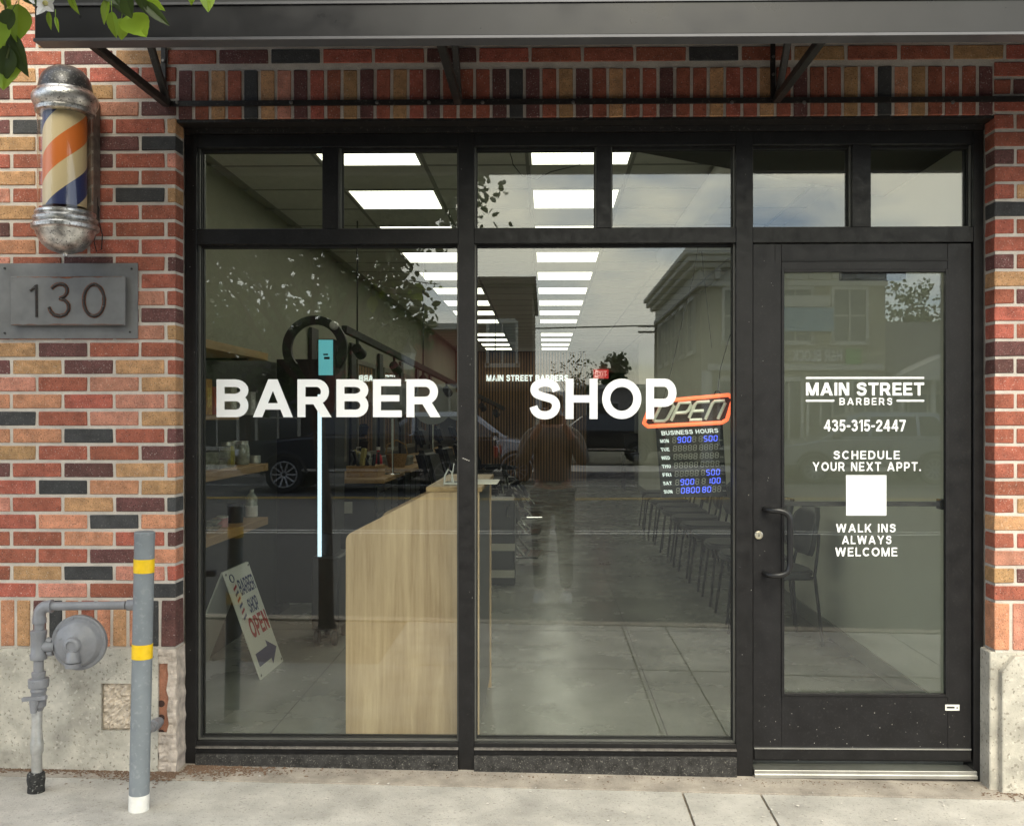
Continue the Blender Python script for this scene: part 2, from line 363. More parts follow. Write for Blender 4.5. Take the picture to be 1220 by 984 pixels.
M_frame2 = mat('door_aluminium', (.011, .0105, .0115), .42, spec=.28, mott=.25, mscale=9, speck=.02, sscale=120, speckcol=(.3, .3, .28), rvar=.12)
M_seal = mat('rubber_seal', (.008, .008, .008), .7)
M_bead = mat('glazing_bead', (.11, .11, .10), .45, metal=.3, mott=.2)
M_alum = mat('mill_aluminium', (.55, .55, .53), .35, metal=.9, mott=.15)
M_glass = glass_mat('window_glass', (.91, .925, .90), .070)
M_glassd = glass_mat('door_glass', (.925, .94, .91), .066)
M_vinyl = mat('white_vinyl', (.86, .87, .88), .5, emit=None)
M_awn = mat('awning_paint', (.018, .018, .020), .33, mott=.2, mscale=4, rvar=.1, spec=.35)
M_awnlip = mat('awning_lip', (.10, .10, .11), .4, metal=.2, mott=.15)
M_steel = mat('black_steel', (.014, .012, .011), .45, mott=.5, mscale=30, speck=.2, sscale=150, speckcol=(.05, .03, .02))
M_bolt = mat('bolt_steel', (.22, .21, .2), .4, metal=.8)
M_roofm = mat('roof_metal', (.30, .31, .33), .35, metal=.5, mott=.1)
M_chromeold = mat('worn_chrome', (.60, .59, .57), .3, metal=.92, mott=.45, mscale=26, speck=.8, sscale=140, bump=.35, bscale=130, speckcol=(.03, .03, .03), col2=(.22, .22, .22))
M_domed = mat('dome_chrome', (.05, .05, .053), .3, metal=.35, mott=.6, mscale=22, speck=.3, sscale=150, bump=.25, bscale=120, speckcol=(.6, .6, .6))
M_plaque = mat('weathered_steel', (.155, .155, .155), .55, metal=.25, mott=.22, mscale=9, bump=.12, bscale=60, rvar=.12)
M_rust = mat('rust', (.16, .055, .028), .9, mott=.5, mscale=60, bump=.5)
M_numb = mat('rusty_black', (.02, .015, .013), .6, mott=.6, mscale=40, speck=.4, sscale=120, speckcol=(.12, .04, .02))
M_gas = mat('gas_grey', (.225, .23, .25), .36, mott=.12, mscale=25, bump=.1, bscale=120, rvar=.1)
M_galv = mat('galvanised', (.45, .45, .44), .4, metal=.5, mott=.2, mscale=30)
M_tar = mat('tar_wrap', (.018, .018, .018), .8, mott=.6, mscale=60, speck=.5, sscale=90, speckcol=(.4, .4, .38), bump=.8, bscale=60)
M_boll = mat('bollard_grey', (.20, .225, .245), .5, mott=.1, mscale=12, speck=.12, sscale=60, speckcol=(.6, .6, .6), rvar=.1)
M_yel = mat('reflective_yellow', (.85, .55, .01), .4, mott=.1, mscale=30, bump=.2, bscale=250)
M_white = mat('white_paint', (.75, .74, .70), .6, mott=.12, mscale=30)
M_oak = wood_mat('oak_laminate', (.37, .255, .145), (.61, .46, .295))
M_oaky = wood_mat('oak_top', (.28, .16, .06), (.45, .29, .13), axis='Y')
M_floor = mat('polished_concrete', (.23, .24, .225), .25, mott=.3, mscale=1.3, speck=.15, sscale=60, rvar=.1, bump=.04, bscale=40, speckcol=(.08, .08, .08))
M_wallp = mat('painted_wall', (.74, .76, .66), .8, mott=.04, mscale=2)
M_walld = mat('grey_wall', (.34, .34, .30), .8, mott=.06, mscale=2)
M_tile = mat('ceiling_tile', (.62, .62, .57), .9, mott=.06, mscale=8, bump=.2, bscale=120, rnd=.04)
M_tbar = mat('ceiling_grid', (.28, .28, .26), .6)
M_panel = mat('light_panel', (.9, .9, .85), .6, emit=(1, .985, .82), estr=2.5)
M_dark = mat('charcoal', (.02, .02, .022), .5, mott=.2)
M_leather = mat('black_vinyl', (.017, .017, .019), .38, mott=.2, bump=.15, bscale=90)
M_chrome = mat('chrome', (.75, .75, .76), .12, metal=1)
M_asph = mat('asphalt', (.052, .052, .054), .85, mott=.2, mscale=1.5, speck=.4, sscale=60, bump=.6, bscale=120, space='WORLD', speckcol=(.12, .12, .12))
M_mulch = mat('mulch', (.05, .03, .02), .95, mott=.5, mscale=40, bump=1, bscale=60, space='WORLD')
M_bark = mat('bark', (.07, .05, .038), .9, mott=.4, mscale=30, bump=.7, bscale=50)
def leaf_mat(name, c, tr):
    m = bpy.data.materials.new(name); m.use_nodes = True; MATS[name] = m
    nt = m.node_tree; L = nt.links.new; b = nt.nodes['Principled BSDF']; b.inputs['Roughness'].default_value = .42
    out = nt.nodes['Material Output']; t = nt.nodes.new('ShaderNodeBsdfTranslucent'); mx = nt.nodes.new('ShaderNodeMixShader'); mx.inputs[0].default_value = tr
    g = nt.nodes.new('ShaderNodeNewGeometry'); rr = nt.nodes.new('ShaderNodeMapRange'); rr.inputs['To Min'].default_value = .65; rr.inputs['To Max'].default_value = 1.3
    L(g.outputs['Random Per Island'], rr.inputs['Value'])
    hs = nt.nodes.new('ShaderNodeHueSaturation'); hs.inputs['Color'].default_value = (*c, 1); L(rr.outputs[0], hs.inputs['Value'])
    L(hs.outputs[0], b.inputs['Base Color']); L(hs.outputs[0], t.inputs['Color']); L(b.outputs[0], mx.inputs[1]); L(t.outputs[0], mx.inputs[2]); L(mx.outputs[0], out.inputs[0])
    return m
M_leaf = leaf_mat('leaf_green', (.34, .52, .05), .45)
M_leafd = leaf_mat('leaf_dark', (.075, .115, .03), .25)
M_petal = mat('petal', (.82, .80, .78), .6)

# ================================================================== SETTING: ground
YW = -0.093                                  # brick face plane; the storefront frame stands at y = 0
def gsheet(name, x0, x1, y0, y1, dz, m, parent=None, nx=12, th=.12, bev=.004):
    b = MB(); k = nx + 1
    xs = [x0 + (x1 - x0) * i / nx for i in range(k)]
    vs = [(x, y, gz(x) + dz) for y in (y0, y1) for x in xs] + [(x, y, gz(x) + dz - th) for y in (y0, y1) for x in xs]
    fs = [(i, i + 1, k + i + 1, k + i) for i in range(nx)] + [(2 * k + i, 3 * k + i, 3 * k + i + 1, 2 * k + i + 1) for i in range(nx)]
    fs += [(i, 2 * k + i, 2 * k + i + 1, i + 1) for i in range(nx)] + [(k + i, k + i + 1, 3 * k + i + 1, 3 * k + i) for i in range(nx)]
    fs += [(0, k, 3 * k, 2 * k), (nx, 2 * k + nx, 3 * k + nx, k + nx)]
    b.add(vs, fs); return b.build(name, m, parent)
ground = MB().box((-900, -1400, -.9), (900, 400, -.24)).build('ground', mat('distant_ground', (.10, .10, .07), .95, mott=.3, mscale=.02, space='WORLD')); struct(ground)
walk = gsheet('sidewalk', -9, 9, -2.94, .12, -.014, mat('joint_fill', (.22, .18, .14), .95, mott=.4, mscale=20, bump=.8, bscale=120, space='WORLD'), nx=18, th=.2); struct(walk)
gsheet('facade_strip', -6, 6, -.178, .10, 0.0, M_strip, walk, nx=12, th=.05)
xj = [-5.6, -4.05, -2.5, .535, .84, 2.38, 3.9, 5.6]
for a, b_ in zip(xj[:-1], xj[1:]):
    for y0, y1 in ((-1.58, -.184), (-2.79, -1.592)):
        gsheet('slab', (a if not (y0 < -2 and a == -2.5) else -.98) + .005, b_ - .005, y0, y1, -.003 + random.uniform(-.002, .002), M_walk, walk, nx=2, th=.05)
gsheet('kerb', -9, 9, -2.93, -2.80, 0.0, M_strip, walk, nx=12, th=.3)
gsheet('tree_well', -2.48, -.99, -2.79, -1.60, -.02, M_mulch, walk, nx=2, th=.05)
road = MB().box((-300, -22.5, -.3), (300, -2.93, -.16)).build('road', M_asph); struct(road)
for i, (y, w, c, nm) in enumerate(((-9.4, .10, 'white', 0), (-9.7, .08, 'white', 0), (-15.2, .1, 'yellow', 1), (-15.45, .1, 'yellow', 1), (-19.2, .1, 'white', 0))):
    MB().box((-120, y - w / 2, -.156), (120, y + w / 2, -.152)).build('road_line', mat('line_' + c, (.62, .61, .57) if c == 'white' else (.55, .36, .05), .7, mott=.25, mscale=8), road)
far_walk = MB().box((-120, -26, -.2), (120, -22.5, 0.0)).build('far_sidewalk', M_walk); struct(far_walk)
MB().box((-120, -22.5, -.2), (120, -22.35, .01)).build('kerb', M_strip, far_walk)
# distant hills
b = MB(); n = 60
for i in range(n + 1):
    x = -800 + 1600 * i / n; h = 18 + 26 * abs(mnoise.noise((x * .004, 3.1, 0))) + 10 * mnoise.noise((x * .013, 7, 0))
    for (yy, zz) in ((-700, -1), (-820, h * .6), (-980, h * 1.25), (-1150, h * 1.5)): b.v.append((x, yy, zz))
for i in range(n):
    for j in range(3): b.f.append((i * 4 + j, i * 4 + j + 1, (i + 1) * 4 + j + 1, (i + 1) * 4 + j))
hills = b.build('hills', mat('hill_scrub', (.10, .125, .15), .95, mott=.2, mscale=.02, space='WORLD'), smooth=True); struct(hills)

# loose debris by the facade: chips, pebbles, dry bits
b = MB()
def chip(x, y, s, flat=.5):
    z = gz(x) + .001; a = random.uniform(0, 6.28); st = random.uniform(.5, 2.2)
    ca, sa = math.cos(a), math.sin(a)
    vs = []
    for (u, v, w) in ((-1, -1, 0), (1, -1, 0), (1, 1, 0), (-1, 1, 0), (-.5, -.4, 1), (.6, -.5, 1), (.4, .5, 1), (-.6, .6, 1)):
        u *= s * st * random.uniform(.7, 1.2); v *= s / st * random.uniform(.7, 1.2)
        vs.append((x + u * ca - v * sa, y + u * sa + v * ca, z + w * s * flat))
    b.add(vs, [(4, 5, 6, 7), (0, 1, 5, 4), (1, 2, 6, 5), (2, 3, 7, 6), (3, 0, 4, 7)])
for i in range(1500):
    x = random.gauss(-1.42, .16); y = YW - abs(random.gauss(0, .055)) + (.08 if x > -1.47 else 0); chip(x, y - .01, random.uniform(.0015, .005))
for i in range(1100):
    x = random.uniform(-2.4, -1.5); chip(x, YW - .012 - abs(random.gauss(0, .02)), random.uniform(.0012, .004))
for i in range(420):
    x = random.uniform(-1.4, 1.8); chip(x, -.03 - abs(random.gauss(0, .045)), random.uniform(.001, .003))
for i in range(160):
    x = random.gauss(1.86, .06); chip(x, YW - .02 - abs(random.gauss(0, .03)), random.uniform(.0015, .004))
deb = b.build('debris', mat('dry_debris', (.16, .10, .065), .95, mott=.5, mscale=200, space='WORLD'), fix=False); tag(deb, 'dry brown plant debris swept against the shopfront base', 'debris', kind='stuff')
b = MB()
for i in range(120):
    x = random.uniform(-1.5, 2.0); chip(x, random.uniform(-.5, -.06), random.choice([.0015, .002, .003, .005]), .5)
pale = b.build('pebbles', mat('pale_pebble', (.5, .47, .43), .9, mott=.4, mscale=120, space='WORLD'), fix=False); tag(pale, 'pale pebbles and paint chips scattered on the pavement', 'pebbles', kind='stuff')

# ================================================================== BRICK BUILDING
bld = thing('brick_building', 'red brick shop building with soldier courses, concrete plinth and black framed storefront', 'building', world=False)
Z_SOLTOP = W(100, 712.5, YW).z; PITCH = (W(100, 60.6, YW).z - W(100, 695.0, YW).z) / 31.0
Z0 = W(100, 713.5, YW).z                     # bottom bed of course 0
XL = W(209.5, 500, YW).x; XR = W(1185, 500, YW).x      # brick corners of the opening
JX_A = W(43.7, 500, YW).x; BP = .2102; JX_B = JX_A - BP / 2
MJ = .0125; RD = .0045
Z_HEAD = W(600, 140.5, YW).z; Z_SOL2 = W(600, 80.5, YW).z
Z_SB = W(100, 771.5, YW).z
def brick_mesh(L, H, D, var):
    key = (round(L, 3), round(H, 3), round(D, 3), var)
    if key in BMC: return BMC[key]
    rr = random.Random(hash(key) & 0xffff)
    q = MB().box((-L / 2, 0, -H / 2), (L / 2, D, H / 2))
    q.v = [(x + rr.uniform(-.0016, .0016), y + rr.uniform(-.0012, .0012), z + rr.uniform(-.0014, .0014)) for x, y, z in q.v]
    me = q.mesh('brick', None, bevel=.0028); BMC[key] = me; return me
BMC = {}
nb = [0]; EXTRA = {k: MB() for k in BR}
def brick(x0, x1, z0, z1, code, depth=.088, extra=False):
    L, H = x1 - x0, z1 - z0
    if L < .012: return
    if extra:
        j = random.uniform(-.0015, .0015); EXTRA[code].box((x0, YW + j, z0), (x1, YW + depth, z1)); return
    me = brick_mesh(L, H, depth, random.randrange(4))
    o = bpy.data.objects.new('brick', me); COL.objects.link(o); o.parent = bld
    if not me.materials: me.materials.append(BR['r'])
    o.material_slots[0].link = 'OBJECT'; o.material_slots[0].material = BR[code]
    o.location = ((x0 + x1) / 2, YW + random.uniform(-.0015, .0015), (z0 + z1) / 2); o.rotation_euler = (random.uniform(-.004, .004), random.uniform(-.0025, .0025), random.uniform(-.004, .004)); nb[0] += 1
ROWS = ['r p r d', 'r t d p r', 'r r m o', 'r r o r m', 'r o d o', 'p r t m d', 'r d o t', 'm r m t o', 't r r m', 'o o d r m', 'd r p t', 'o o r p p', 'p r p t', 'm t m t r', 't m r r',
        'r o r p t', 'r r m m', 'r o r p r', 'p r r r', 'p r m r m', 'o r r r', 'm r r r r', 't r r r', 'p r r d t', 't r r r', 'r r m r p', 't r m d', 'm d r r t', 'r r p m', 'm r t p r', 't r r r',
        'r r m t r', 'r t r t', 'p r m r r', 't r r m', 'r m r r r', 'r t r r', 'm r o r r']
def rcode(): return random.choices('rropmtd', [6, 5, 2, 1, 3, 3, 1])[0]
def row_z(i): return Z0 + PITCH * i + MJ / 2, Z0 + PITCH * (i + 1) - MJ / 2
random.seed(11)
for i, rw in enumerate(ROWS):
    z0, z1 = row_z(i); A = (i % 2 == 0); codes = rw.split()
    jx = JX_A if A else JX_B
    x = jx - BP; k = 0
    over = z1 > Z_HEAD + .02                                # courses above the opening run across
    # left pier
    lim = XL if z0 < Z_SOL2 - .01 else 99
    xx = x; c = 0
    while xx < min(lim, XL) - .01:
        x1 = min(xx + BP, lim)
        code = codes[c] if c < len(codes) else rcode()
        if i <= 34 or z0 < 2.9: brick(xx + MJ / 2, x1 - (MJ / 2 if x1 < lim else 0), z0, z1, code)
        xx += BP; c += 1
    xs = xx
    # rest of the wall to the left (out of the picture)
    xx = x
    while xx > -6: brick(xx - BP + MJ / 2, xx - MJ / 2, z0, z1, rcode(), extra=True); xx -= BP
    if lim == 99:                                           # running courses above the soldiers
        xx = xs
        while xx < 6:
            vis = z0 < 2.86 and xx < 2.0
            if xx < 2.3: brick(xx + MJ / 2, xx + BP - MJ / 2, z0, z1, rcode() if i != 31 else 'mdrrmrrrrdrtrrtrrmrmr'[min(20, int((xx + 1.4) / BP)) % 21], extra=not vis)
            else: brick(xx + MJ / 2, xx + BP - MJ / 2, z0, z1, rcode(), extra=True)
            xx += BP
    else:                                                   # right pier
        first = .083 if i % 2 else .20
        if z0 >= Z_HEAD - .005: first = .07 if i % 2 else .19
        RP = 'r rm m rr r dr r rr m tr r rr r mr m rr r rm r rr r rm r tt r pd t rr'.split()
        pr = RP[max(0, min(len(RP) - 1, 27 - i))] if i < 28 else 'r'
        xx = XR; brick(xx, xx + first - MJ / 2, z0, z1, pr[0]); xx += first; c = 1
        while xx < 6:
            brick(xx + MJ / 2, xx + BP - MJ / 2, z0, z1, pr[c] if c < len(pr) else rcode(), extra=xx > 2.02); xx += BP; c += 1
# courses further up the wall, behind and above the awning
for i in range(len(ROWS), 62):
    z0, z1 = row_z(i); xx = (JX_A if i % 2 == 0 else JX_B) - 22 * BP
    while xx < 6: brick(xx + MJ / 2, xx + BP - MJ / 2, z0, z1, rcode(), extra=True); xx += BP
# soldier course over the opening
SOL = 'mrtrdtpmrrtmrtrmrrrmdmrtmrtrrmrrtrrtrmrrtrdotrrrm'
sp = (XR - (XL + .004)) / len(SOL)
for k, c in enumerate(SOL): brick(XL + .004 + k * sp + MJ / 2, XL + .004 + (k + 1) * sp - MJ / 2, Z_HEAD + .001, Z_SOL2 - MJ / 2, c)
# soldier course above the plinth
for k, c in enumerate('odtmotdmdp'):
    pass
sx = XL; cs = 'mdotorodmtoprt'
k = 0
while sx > -2.25: brick(sx - .0655 + MJ / 2, sx - (MJ / 2 if k else 0), Z_SB + MJ / 2, Z0 - MJ / 2, cs[k % len(cs)]); sx -= .0655; k += 1
while sx > -6: brick(sx - .0655 + MJ / 2, sx - MJ / 2, Z_SB + MJ / 2, Z0 - MJ / 2, rcode(), extra=True); sx -= .0655
sx = XR; k = 0
while sx < 6: brick(sx + (MJ / 2 if k else 0), sx + .0655 - MJ / 2, Z_SB + MJ / 2 , Z0 - MJ / 2, 'oprot'[k % 5], extra=k > 2); sx += .0655; k += 1
for k, e in EXTRA.items():
    if e.v: o = e.build('outer_brickwork', BR[k], bld, fix=False); o['kind'] = 'stuff'
# mortar core
ZT = Z0 + PITCH * 62
core = MB().box((-6, YW + RD, Z_SB - .05), (XL - RD, YW + .17, Z_HEAD + .02)).box((XR + RD, YW + RD, Z_SB - .05), (6, YW + .17, Z_HEAD + .02)).box((-6.001, YW + RD - .0005, Z_HEAD + .003), (6.001, YW + .171, ZT))
core.build('mortar_wall', M_mortar, bld)
# plinths: left with a sunken patch and a chipped corner, right with a chamfer
zp = Z_SB - .001
PXR = XL + .006
lp = MB()
px0, px1, pz0, pz1 = W(122, 870, YW).x, W(158, 870, YW).x, W(130, 869, YW).z, W(130, 813, YW).z
yb = YW + .2; yf = YW - .012; zb = -.15
lp.box((-6, yf, zb), (px0, yb, zp)).box((px0, yf + .0004, pz1), (px1, yb, zp - .0004)).box((px0, yf + .0004, zb), (px1, yb, pz0)).box((px1, yf, zb), (PXR - .075, yb, zp)).box((px0, yf + .02, pz0), (px1, yb, pz1))
pl = lp.build('plinth', M_conc, bld)
# worn corner: crumbling concrete pieces round an exposed red block with three holes
xa = PXR - .075; random.seed(5)
def rough_patch(x0, x1, z0, z1, yy, amp, nx, nz, side=0.0):
    q = MB(); vs = {}
    for i in range(nx + 1):
        for j in range(nz + 1):
            u, v = i / nx, j / nz; p = Vector((x0 + (x1 - x0) * u, 0, z0 + (z1 - z0) * v))
            o_ = amp * (mnoise.noise(p * 30) + .6 * mnoise.noise(p * 75)); vs[i, j] = len(q.v)
            q.v.append((p.x + (mnoise.noise((1, 5, p.z * 22)) * .008 if i in (0, nx) else 0), yy + o_ + (.003 if j % 4 == 0 else 0), p.z))
    for i in range(nx):
        for j in range(nz): q.f.append((vs[i, j], vs[i + 1, j], vs[i + 1, j + 1], vs[i, j + 1]))
    if side:                                                     # the return round the corner
        o0 = len(q.v)
        for j in range(nz + 1): x_, y_, z_ = q.v[vs[nx, j]]; q.v.append((x_ - .004, yy + side, z_))
        for j in range(nz): q.f.append((vs[nx, j], o0 + j, o0 + j + 1, vs[nx, j + 1]))
    return q
M_chip = mat('chipped_concrete', (.50, .43, .37), .95, mott=.35, mscale=25, bump=1, bscale=90, space='WORLD')
rough_patch(PXR - .036, PXR, -.06, zp - .002, yf + .002, .005, 5, 44, .2).build('chipped_corner', M_chip, bld)
rough_patch(xa, PXR - .030, zp - .06, zp - .002, yf + .004, .005, 6, 8).build('chipped_corner', M_chip, bld)
rough_patch(xa, PXR - .030, -.06, .165, yf + .004, .007, 6, 26).build('chipped_corner', M_chip, bld)
MB().box((xa, yf + .022, -.1), (PXR - .006, yb - .03, zp - .004)).build('corner_core', M_chip, bld)
cb = MB().box((xa + .001, yf + .014, .16), (PXR - .034, yb - .04, zp - .058))
cbo = cb.build('exposed_block', mat('red_block', (.36, .16, .10), .95, mott=.25, mscale=20, speck=.3, sscale=150, bump=.6, space='WORLD'), bld)
for zz in (838, 855, 873):
    c = W(192, zz, YW); MB().lathe([(.014, -.002), (.014, .004), (.009, .003), (.009, -.001)], (c.x, yf + .0135, c.z), 12, 'Y').build('hole_rim', mat('hole_dark', (.05, .025, .02), .9), cbo)
pt = MB(); random.seed(3); NXG, NZG = 14, 20                    # the rough patch: a hacked surface
for i in range(NXG + 1):
    for j in range(NZG + 1):
        u, v = i / NXG, j / NZG; e = min(u, 1 - u, v, 1 - v)
        pt.v.append((px0 + (px1 - px0) * u, yf + .018 - (.015 * random.uniform(.2, 1) if e > .01 else 0), pz0 + (pz1 - pz0) * v))
for i in range(NXG):
    for j in range(NZG): pt.f.append((i * (NZG + 1) + j, (i + 1) * (NZG + 1) + j, (i + 1) * (NZG + 1) + j + 1, i * (NZG + 1) + j + 1))
pt.build('rough_patch', mat('patch_mortar', (.55, .47, .38), .95, mott=.3, mscale=40, bump=.8, bscale=120, space='WORLD'), bld)
xr0 = XR - .018; q = .03
prf = [(xr0 - .0, zb), (xr0 - .0, zp - .0), (xr0, zp - .001)]
rp = MB().prism([(xr0, -.2), (6, -.2), (6, zp), (XR + .045, zp), (xr0 + .002, zp - .002)], YW + .004, yb, 'Y')
rp.build('plinth', M_conc, bld, bevel=.004)
MB().prism([(xr0 + .034, -.2), (6, -.2), (6, zp - .012), (XR + .07, zp - .012), (xr0 + .034, zp - .075)], yf - .02, YW + .02, 'Y').build('plinth_face', M_conc, bld, bevel=.004)
# party walls and shell of the shop behind the facade
XW0, XW1, YB, ZCE = -2.02, 1.86, 18.1, 2.93
shell = MB().box((-6, YB + 6, -.1), (6, YB + 6.2, ZT)).box((-6, YW + .171, -.1), (-5.8, YB + 6, ZT)).box((5.8, YW + .171, -.1), (6, YB + 6, ZT)).box((-6, YW + .172, ZT - .2), (6, YB + 6, ZT - .001))
shell.build('outer_shell', M_walld, bld)
# steel lintel over the opening
MB().box((XL - .0, YW + .006, Z_HEAD - .011), (XR, .10, Z_HEAD)).box((XL + .004, -.012, Z_HEAD - .034), (XR - .004, .1, Z_HEAD - .0115)).build('lintel', M_steel, bld)

# ------------------------------------------------------------------ storefront window: frame members, beads, panes
YF0, YF1, YG = 0.0, .115, .055
def fx(px, y=YF0): return W(px, 500, y).x
def fz(py, y=YF0): return W(600, py, y).z
XFL, XFR = XL + .004, XR - .004
ZFT, ZFB = Z_HEAD - .0345, -.10
V = [(XFL, fx(234)), (fx(546), fx(565)), (fx(877), fx(897)), (fx(1160), XFR)]
zt0, zt1 = fz(290), fz(272); zh0 = fz(174); zs1 = fz(885)
fm = MB()
for a, b_ in V: fm.box((a, YF0, ZFB), (b_, YF1, ZFT))
for (a, b_) in ((V[0][1], V[1][0]), (V[1][1], V[2][0])):
    fm.box((a, YF0 + .002, ZFB), (b_, YF1 - .002, zs1)); fm.box((a, YF0 + .002, zt0), (b_, YF1 - .002, zt1)); fm.box((a, YF0 + .002, zh0), (b_, YF1 - .002, ZFT))
fm.box((V[2][1], YF0 + .002, zt0), (V[3][0], YF1 - .002, zt1)).box((V[2][1], YF0 + .002, zh0), (V[3][0], YF1 - .002, ZFT))
for a, b_ in ((384, 403), (711, 728), (1016, 1038)): fm.box((fx(a), YF0 + .003, zt1), (fx(b_), YF1 - .003, zh0))
win = fm.build('storefront_window', M_black, bld, bevel=.0015)
MB().box((XFL - .002, .02, Z_HEAD - .03), (XFR, .03, Z_HEAD - .012))
PX = [(V[0][1], fx(384), zt1, zh0), (fx(403), V[1][0], zt1, zh0), (V[1][1], fx(711), zt1, zh0), (fx(728), V[2][0], zt1, zh0), (V[2][1], fx(1016), zt1, zh0), (fx(1038), V[3][0], zt1, zh0),
      (V[0][1], V[1][0], zs1, zt0), (V[1][1], V[2][0], zs1, zt0)]
for k, (a, b_, c, d) in enumerate(PX):
    MB().box((a + .001, YG, c + .001), (b_ - .001, YG + .006, d - .001)).build('pane', M_glass, win)
    e = MB(); t = .009
    for s_, y0, y1 in ((1, YG - .014, YG - .001), (1, YG + .007, YG + .02)):
        e.box((a, y0, c), (a + t, y1, d)).box((b_ - t, y0, c), (b_, y1, d)).box((a + t, y0, d - t), (b_ - t, y1, d)).box((a + t, y0, c), (b_ - t, y1, c + t))
    e.build('glazing_gasket', M_seal, win)
    MB().box((a, YG - .03, c), (a + .006, YG - .0145, d)).box((b_ - .006, YG - .03, c), (b_, YG - .0145, d)).box((a + .006, YG - .03, c), (b_ - .006, YG - .0145, c + .006)).build('glazing_bead', M_bead, win)
# outer sill flashing under the big panes
for a, b_ in ((V[0][1], V[1][0]), (V[1][1], V[2][0])):
    MB().box((a, -.012, zs1 - .025), (b_, .003, zs1 - .018)).build('sill_lip', mat('sill_dusty', (.12, .11, .10), .6, mott=.5, mscale=40, speck=.3, sscale=200, speckcol=(.3, .28, .25)), win)
    MB().box((a, -.018, ZFB), (b_, .001, fz(899))).build('base_channel', mat('dusty_black', (.03, .029, .028), .6, spec=.3, mott=.7, mscale=35, speck=.35, sscale=160, speckcol=(.22, .2, .18)), win, bevel=.002)
# lettering on the glass
YL = YG - .0035
text_px('lettering_barber', 'BARBER', 258, 452, 525, 497, YL, M_vinyl, win, bold=.035, thick=.0008)
text_px('lettering_shop', 'SHOP', 631, 451, 806, 499.5, YL, M_vinyl, win, bold=.035, thick=.0008)

# ------------------------------------------------------------------ door
dx0, dx1 = V[2][1] + .003, V[3][0] - .004; dz0, dz1 = fz(905), zt0 - .004
gx0, gx1, gz0, gz1 = fx(932), fx(1130.5), fz(828), fz(322)
YD0, YD1 = .012, .057; YDG = .032
d = MB().box((dx0, YD0, dz0), (gx0, YD1, dz1)).box((gx1, YD0, dz0), (dx1, YD1, dz1)).box((gx0, YD0 + .0005, gz1), (gx1, YD1 - .0005, dz1)).box((gx0, YD0 + .0005, dz0), (gx1, YD1 - .0005, gz0))
door = d.build('door', M_frame2, bld, bevel=.0015)
MB().box((gx0 + .001, YDG, gz0 + .001), (gx1 - .001, YDG + .006, gz1 - .001)).build('pane', M_glassd, door)
e = MB(); t = .010
for a in ((gx0 - .001, YD0 - .006, gz0 - .001, gx0 + t, gz1 + .001), (gx1 - t, YD0 - .006, gz0 - .001, gx1 + .001, gz1 + .001)): e.box((a[0], a[1], a[2]), (a[3], YDG - .001, a[4]))
e.box((gx0 + t, YD0 - .0055, gz1 - t), (gx1 - t, YDG - .001, gz1)).box((gx0 + t, YD0 - .0055, gz0), (gx1 - t, YDG - .001, gz0 + t))
e.build('glazing_bead', M_frame2, door, bevel=.001)
MB().box((gx0, YD0 - .004, fz(312)), (gx1, YD0 + .0005, fz(309))).box((fx(924), YD0 - .002, fz(312)), (fx(925), YD0 + .0005, dz1)).build('rail_joint', M_seal, door)
MB().box((dx0 + .004, YD0 - .008, fz(903)), (dx1 - .004, YD0 + .001, fz(890))).build('door_sweep', M_black, door, bevel=.002)
MB().box((dx0 + .004, YD0 - .0105, fz(890.3)), (dx1 - .004, YD0 + .001, fz(889))).build('sweep_strip', M_alum, door)
hx = W(912, 640, -.0)
hp = [(fx(912), YD0, fz(606)), (fx(912), YD0 - .02, fz(606)), *smoothstep_arc((fx(918), -.055, fz(606)), (fx(939), -.062, fz(605)), (fx(937), -.06, fz(622)), 6), *smoothstep_arc((fx(937), -.06, fz(665)), (fx(939), -.062, fz(683)), (fx(918), -.055, fz(682)), 6), (fx(912), -.02, fz(682)), (fx(912), YD0, fz(682))]
hp[2:2] = [(fx(913.5), -.04, fz(606))]; hp[-2:-2] = [(fx(913.5), -.04, fz(682))]
MB().tube(hp, .0125, 12).build('handle', mat('handle_black', (.012, .012, .013), .33), door, smooth=True)
lk = MB().lathe([(.017, 0), (.017, .006), (.013, .009), (.012, .007), (.0, .0071)], (0, 0, 0), 20, 'Y'); lk.v = [(x, -y, z) for x, y, z in lk.v]
lko = lk.build('lock_cylinder', mat('lock_brass', (.62, .58, .47), .3, metal=.8), door, smooth=True); lko.location = (fx(904.5), YD0, fz(637))
MB().box((-.0012, -.0105, -.005), (.0012, -.006, .005)).build('keyhole', M_seal, lko)
YDL = YDG - .0035
dl = [('MAIN STREET', 960, 455.5, 1101, 471.5, .045, 1.0), ('BARBERS', 1000, 474, 1063, 482.5, .03, 1.25), ('435-315-2447', 981.5, 500, 1079, 514, .03, 1.0), ('SCHEDULE', 993, 537, 1072, 547, .03, 1.15),
      ('YOUR NEXT APPT.', 968, 550.5, 1097, 561, .03, 1.15), ('WALK INS', 996, 624, 1067, 634, .03, 1.15), ('ALWAYS', 1003, 638, 1062, 648, .03, 1.15), ('WELCOME', 995, 652, 1069, 662.5, .03, 1.15)]
for s_, a, b_, c, d_, bo, spc in dl: text_px('lettering', s_, a, b_, c, d_, YDL, M_vinyl, door, bold=bo, spacing=spc, thick=.0008)
for a, b_, c, d_ in ((960, 449, 1101, 451.5), (960, 476.2, 994, 478.6), (1068, 476.2, 1101, 478.6)):
    p, q = W(a, d_, YDL), W(c, b_, YDL); MB().box((p.x, YDL - .0008, p.z), (q.x, YDL, q.z)).build('vinyl_rule', M_vinyl, door)
p, q = W(1008, 614, YDL), W(1056, 566, YDL); MB().box((p.x, YDL - .0008, p.z), (q.x, YDL, q.z)).build('blank_sticker', M_vinyl, door)
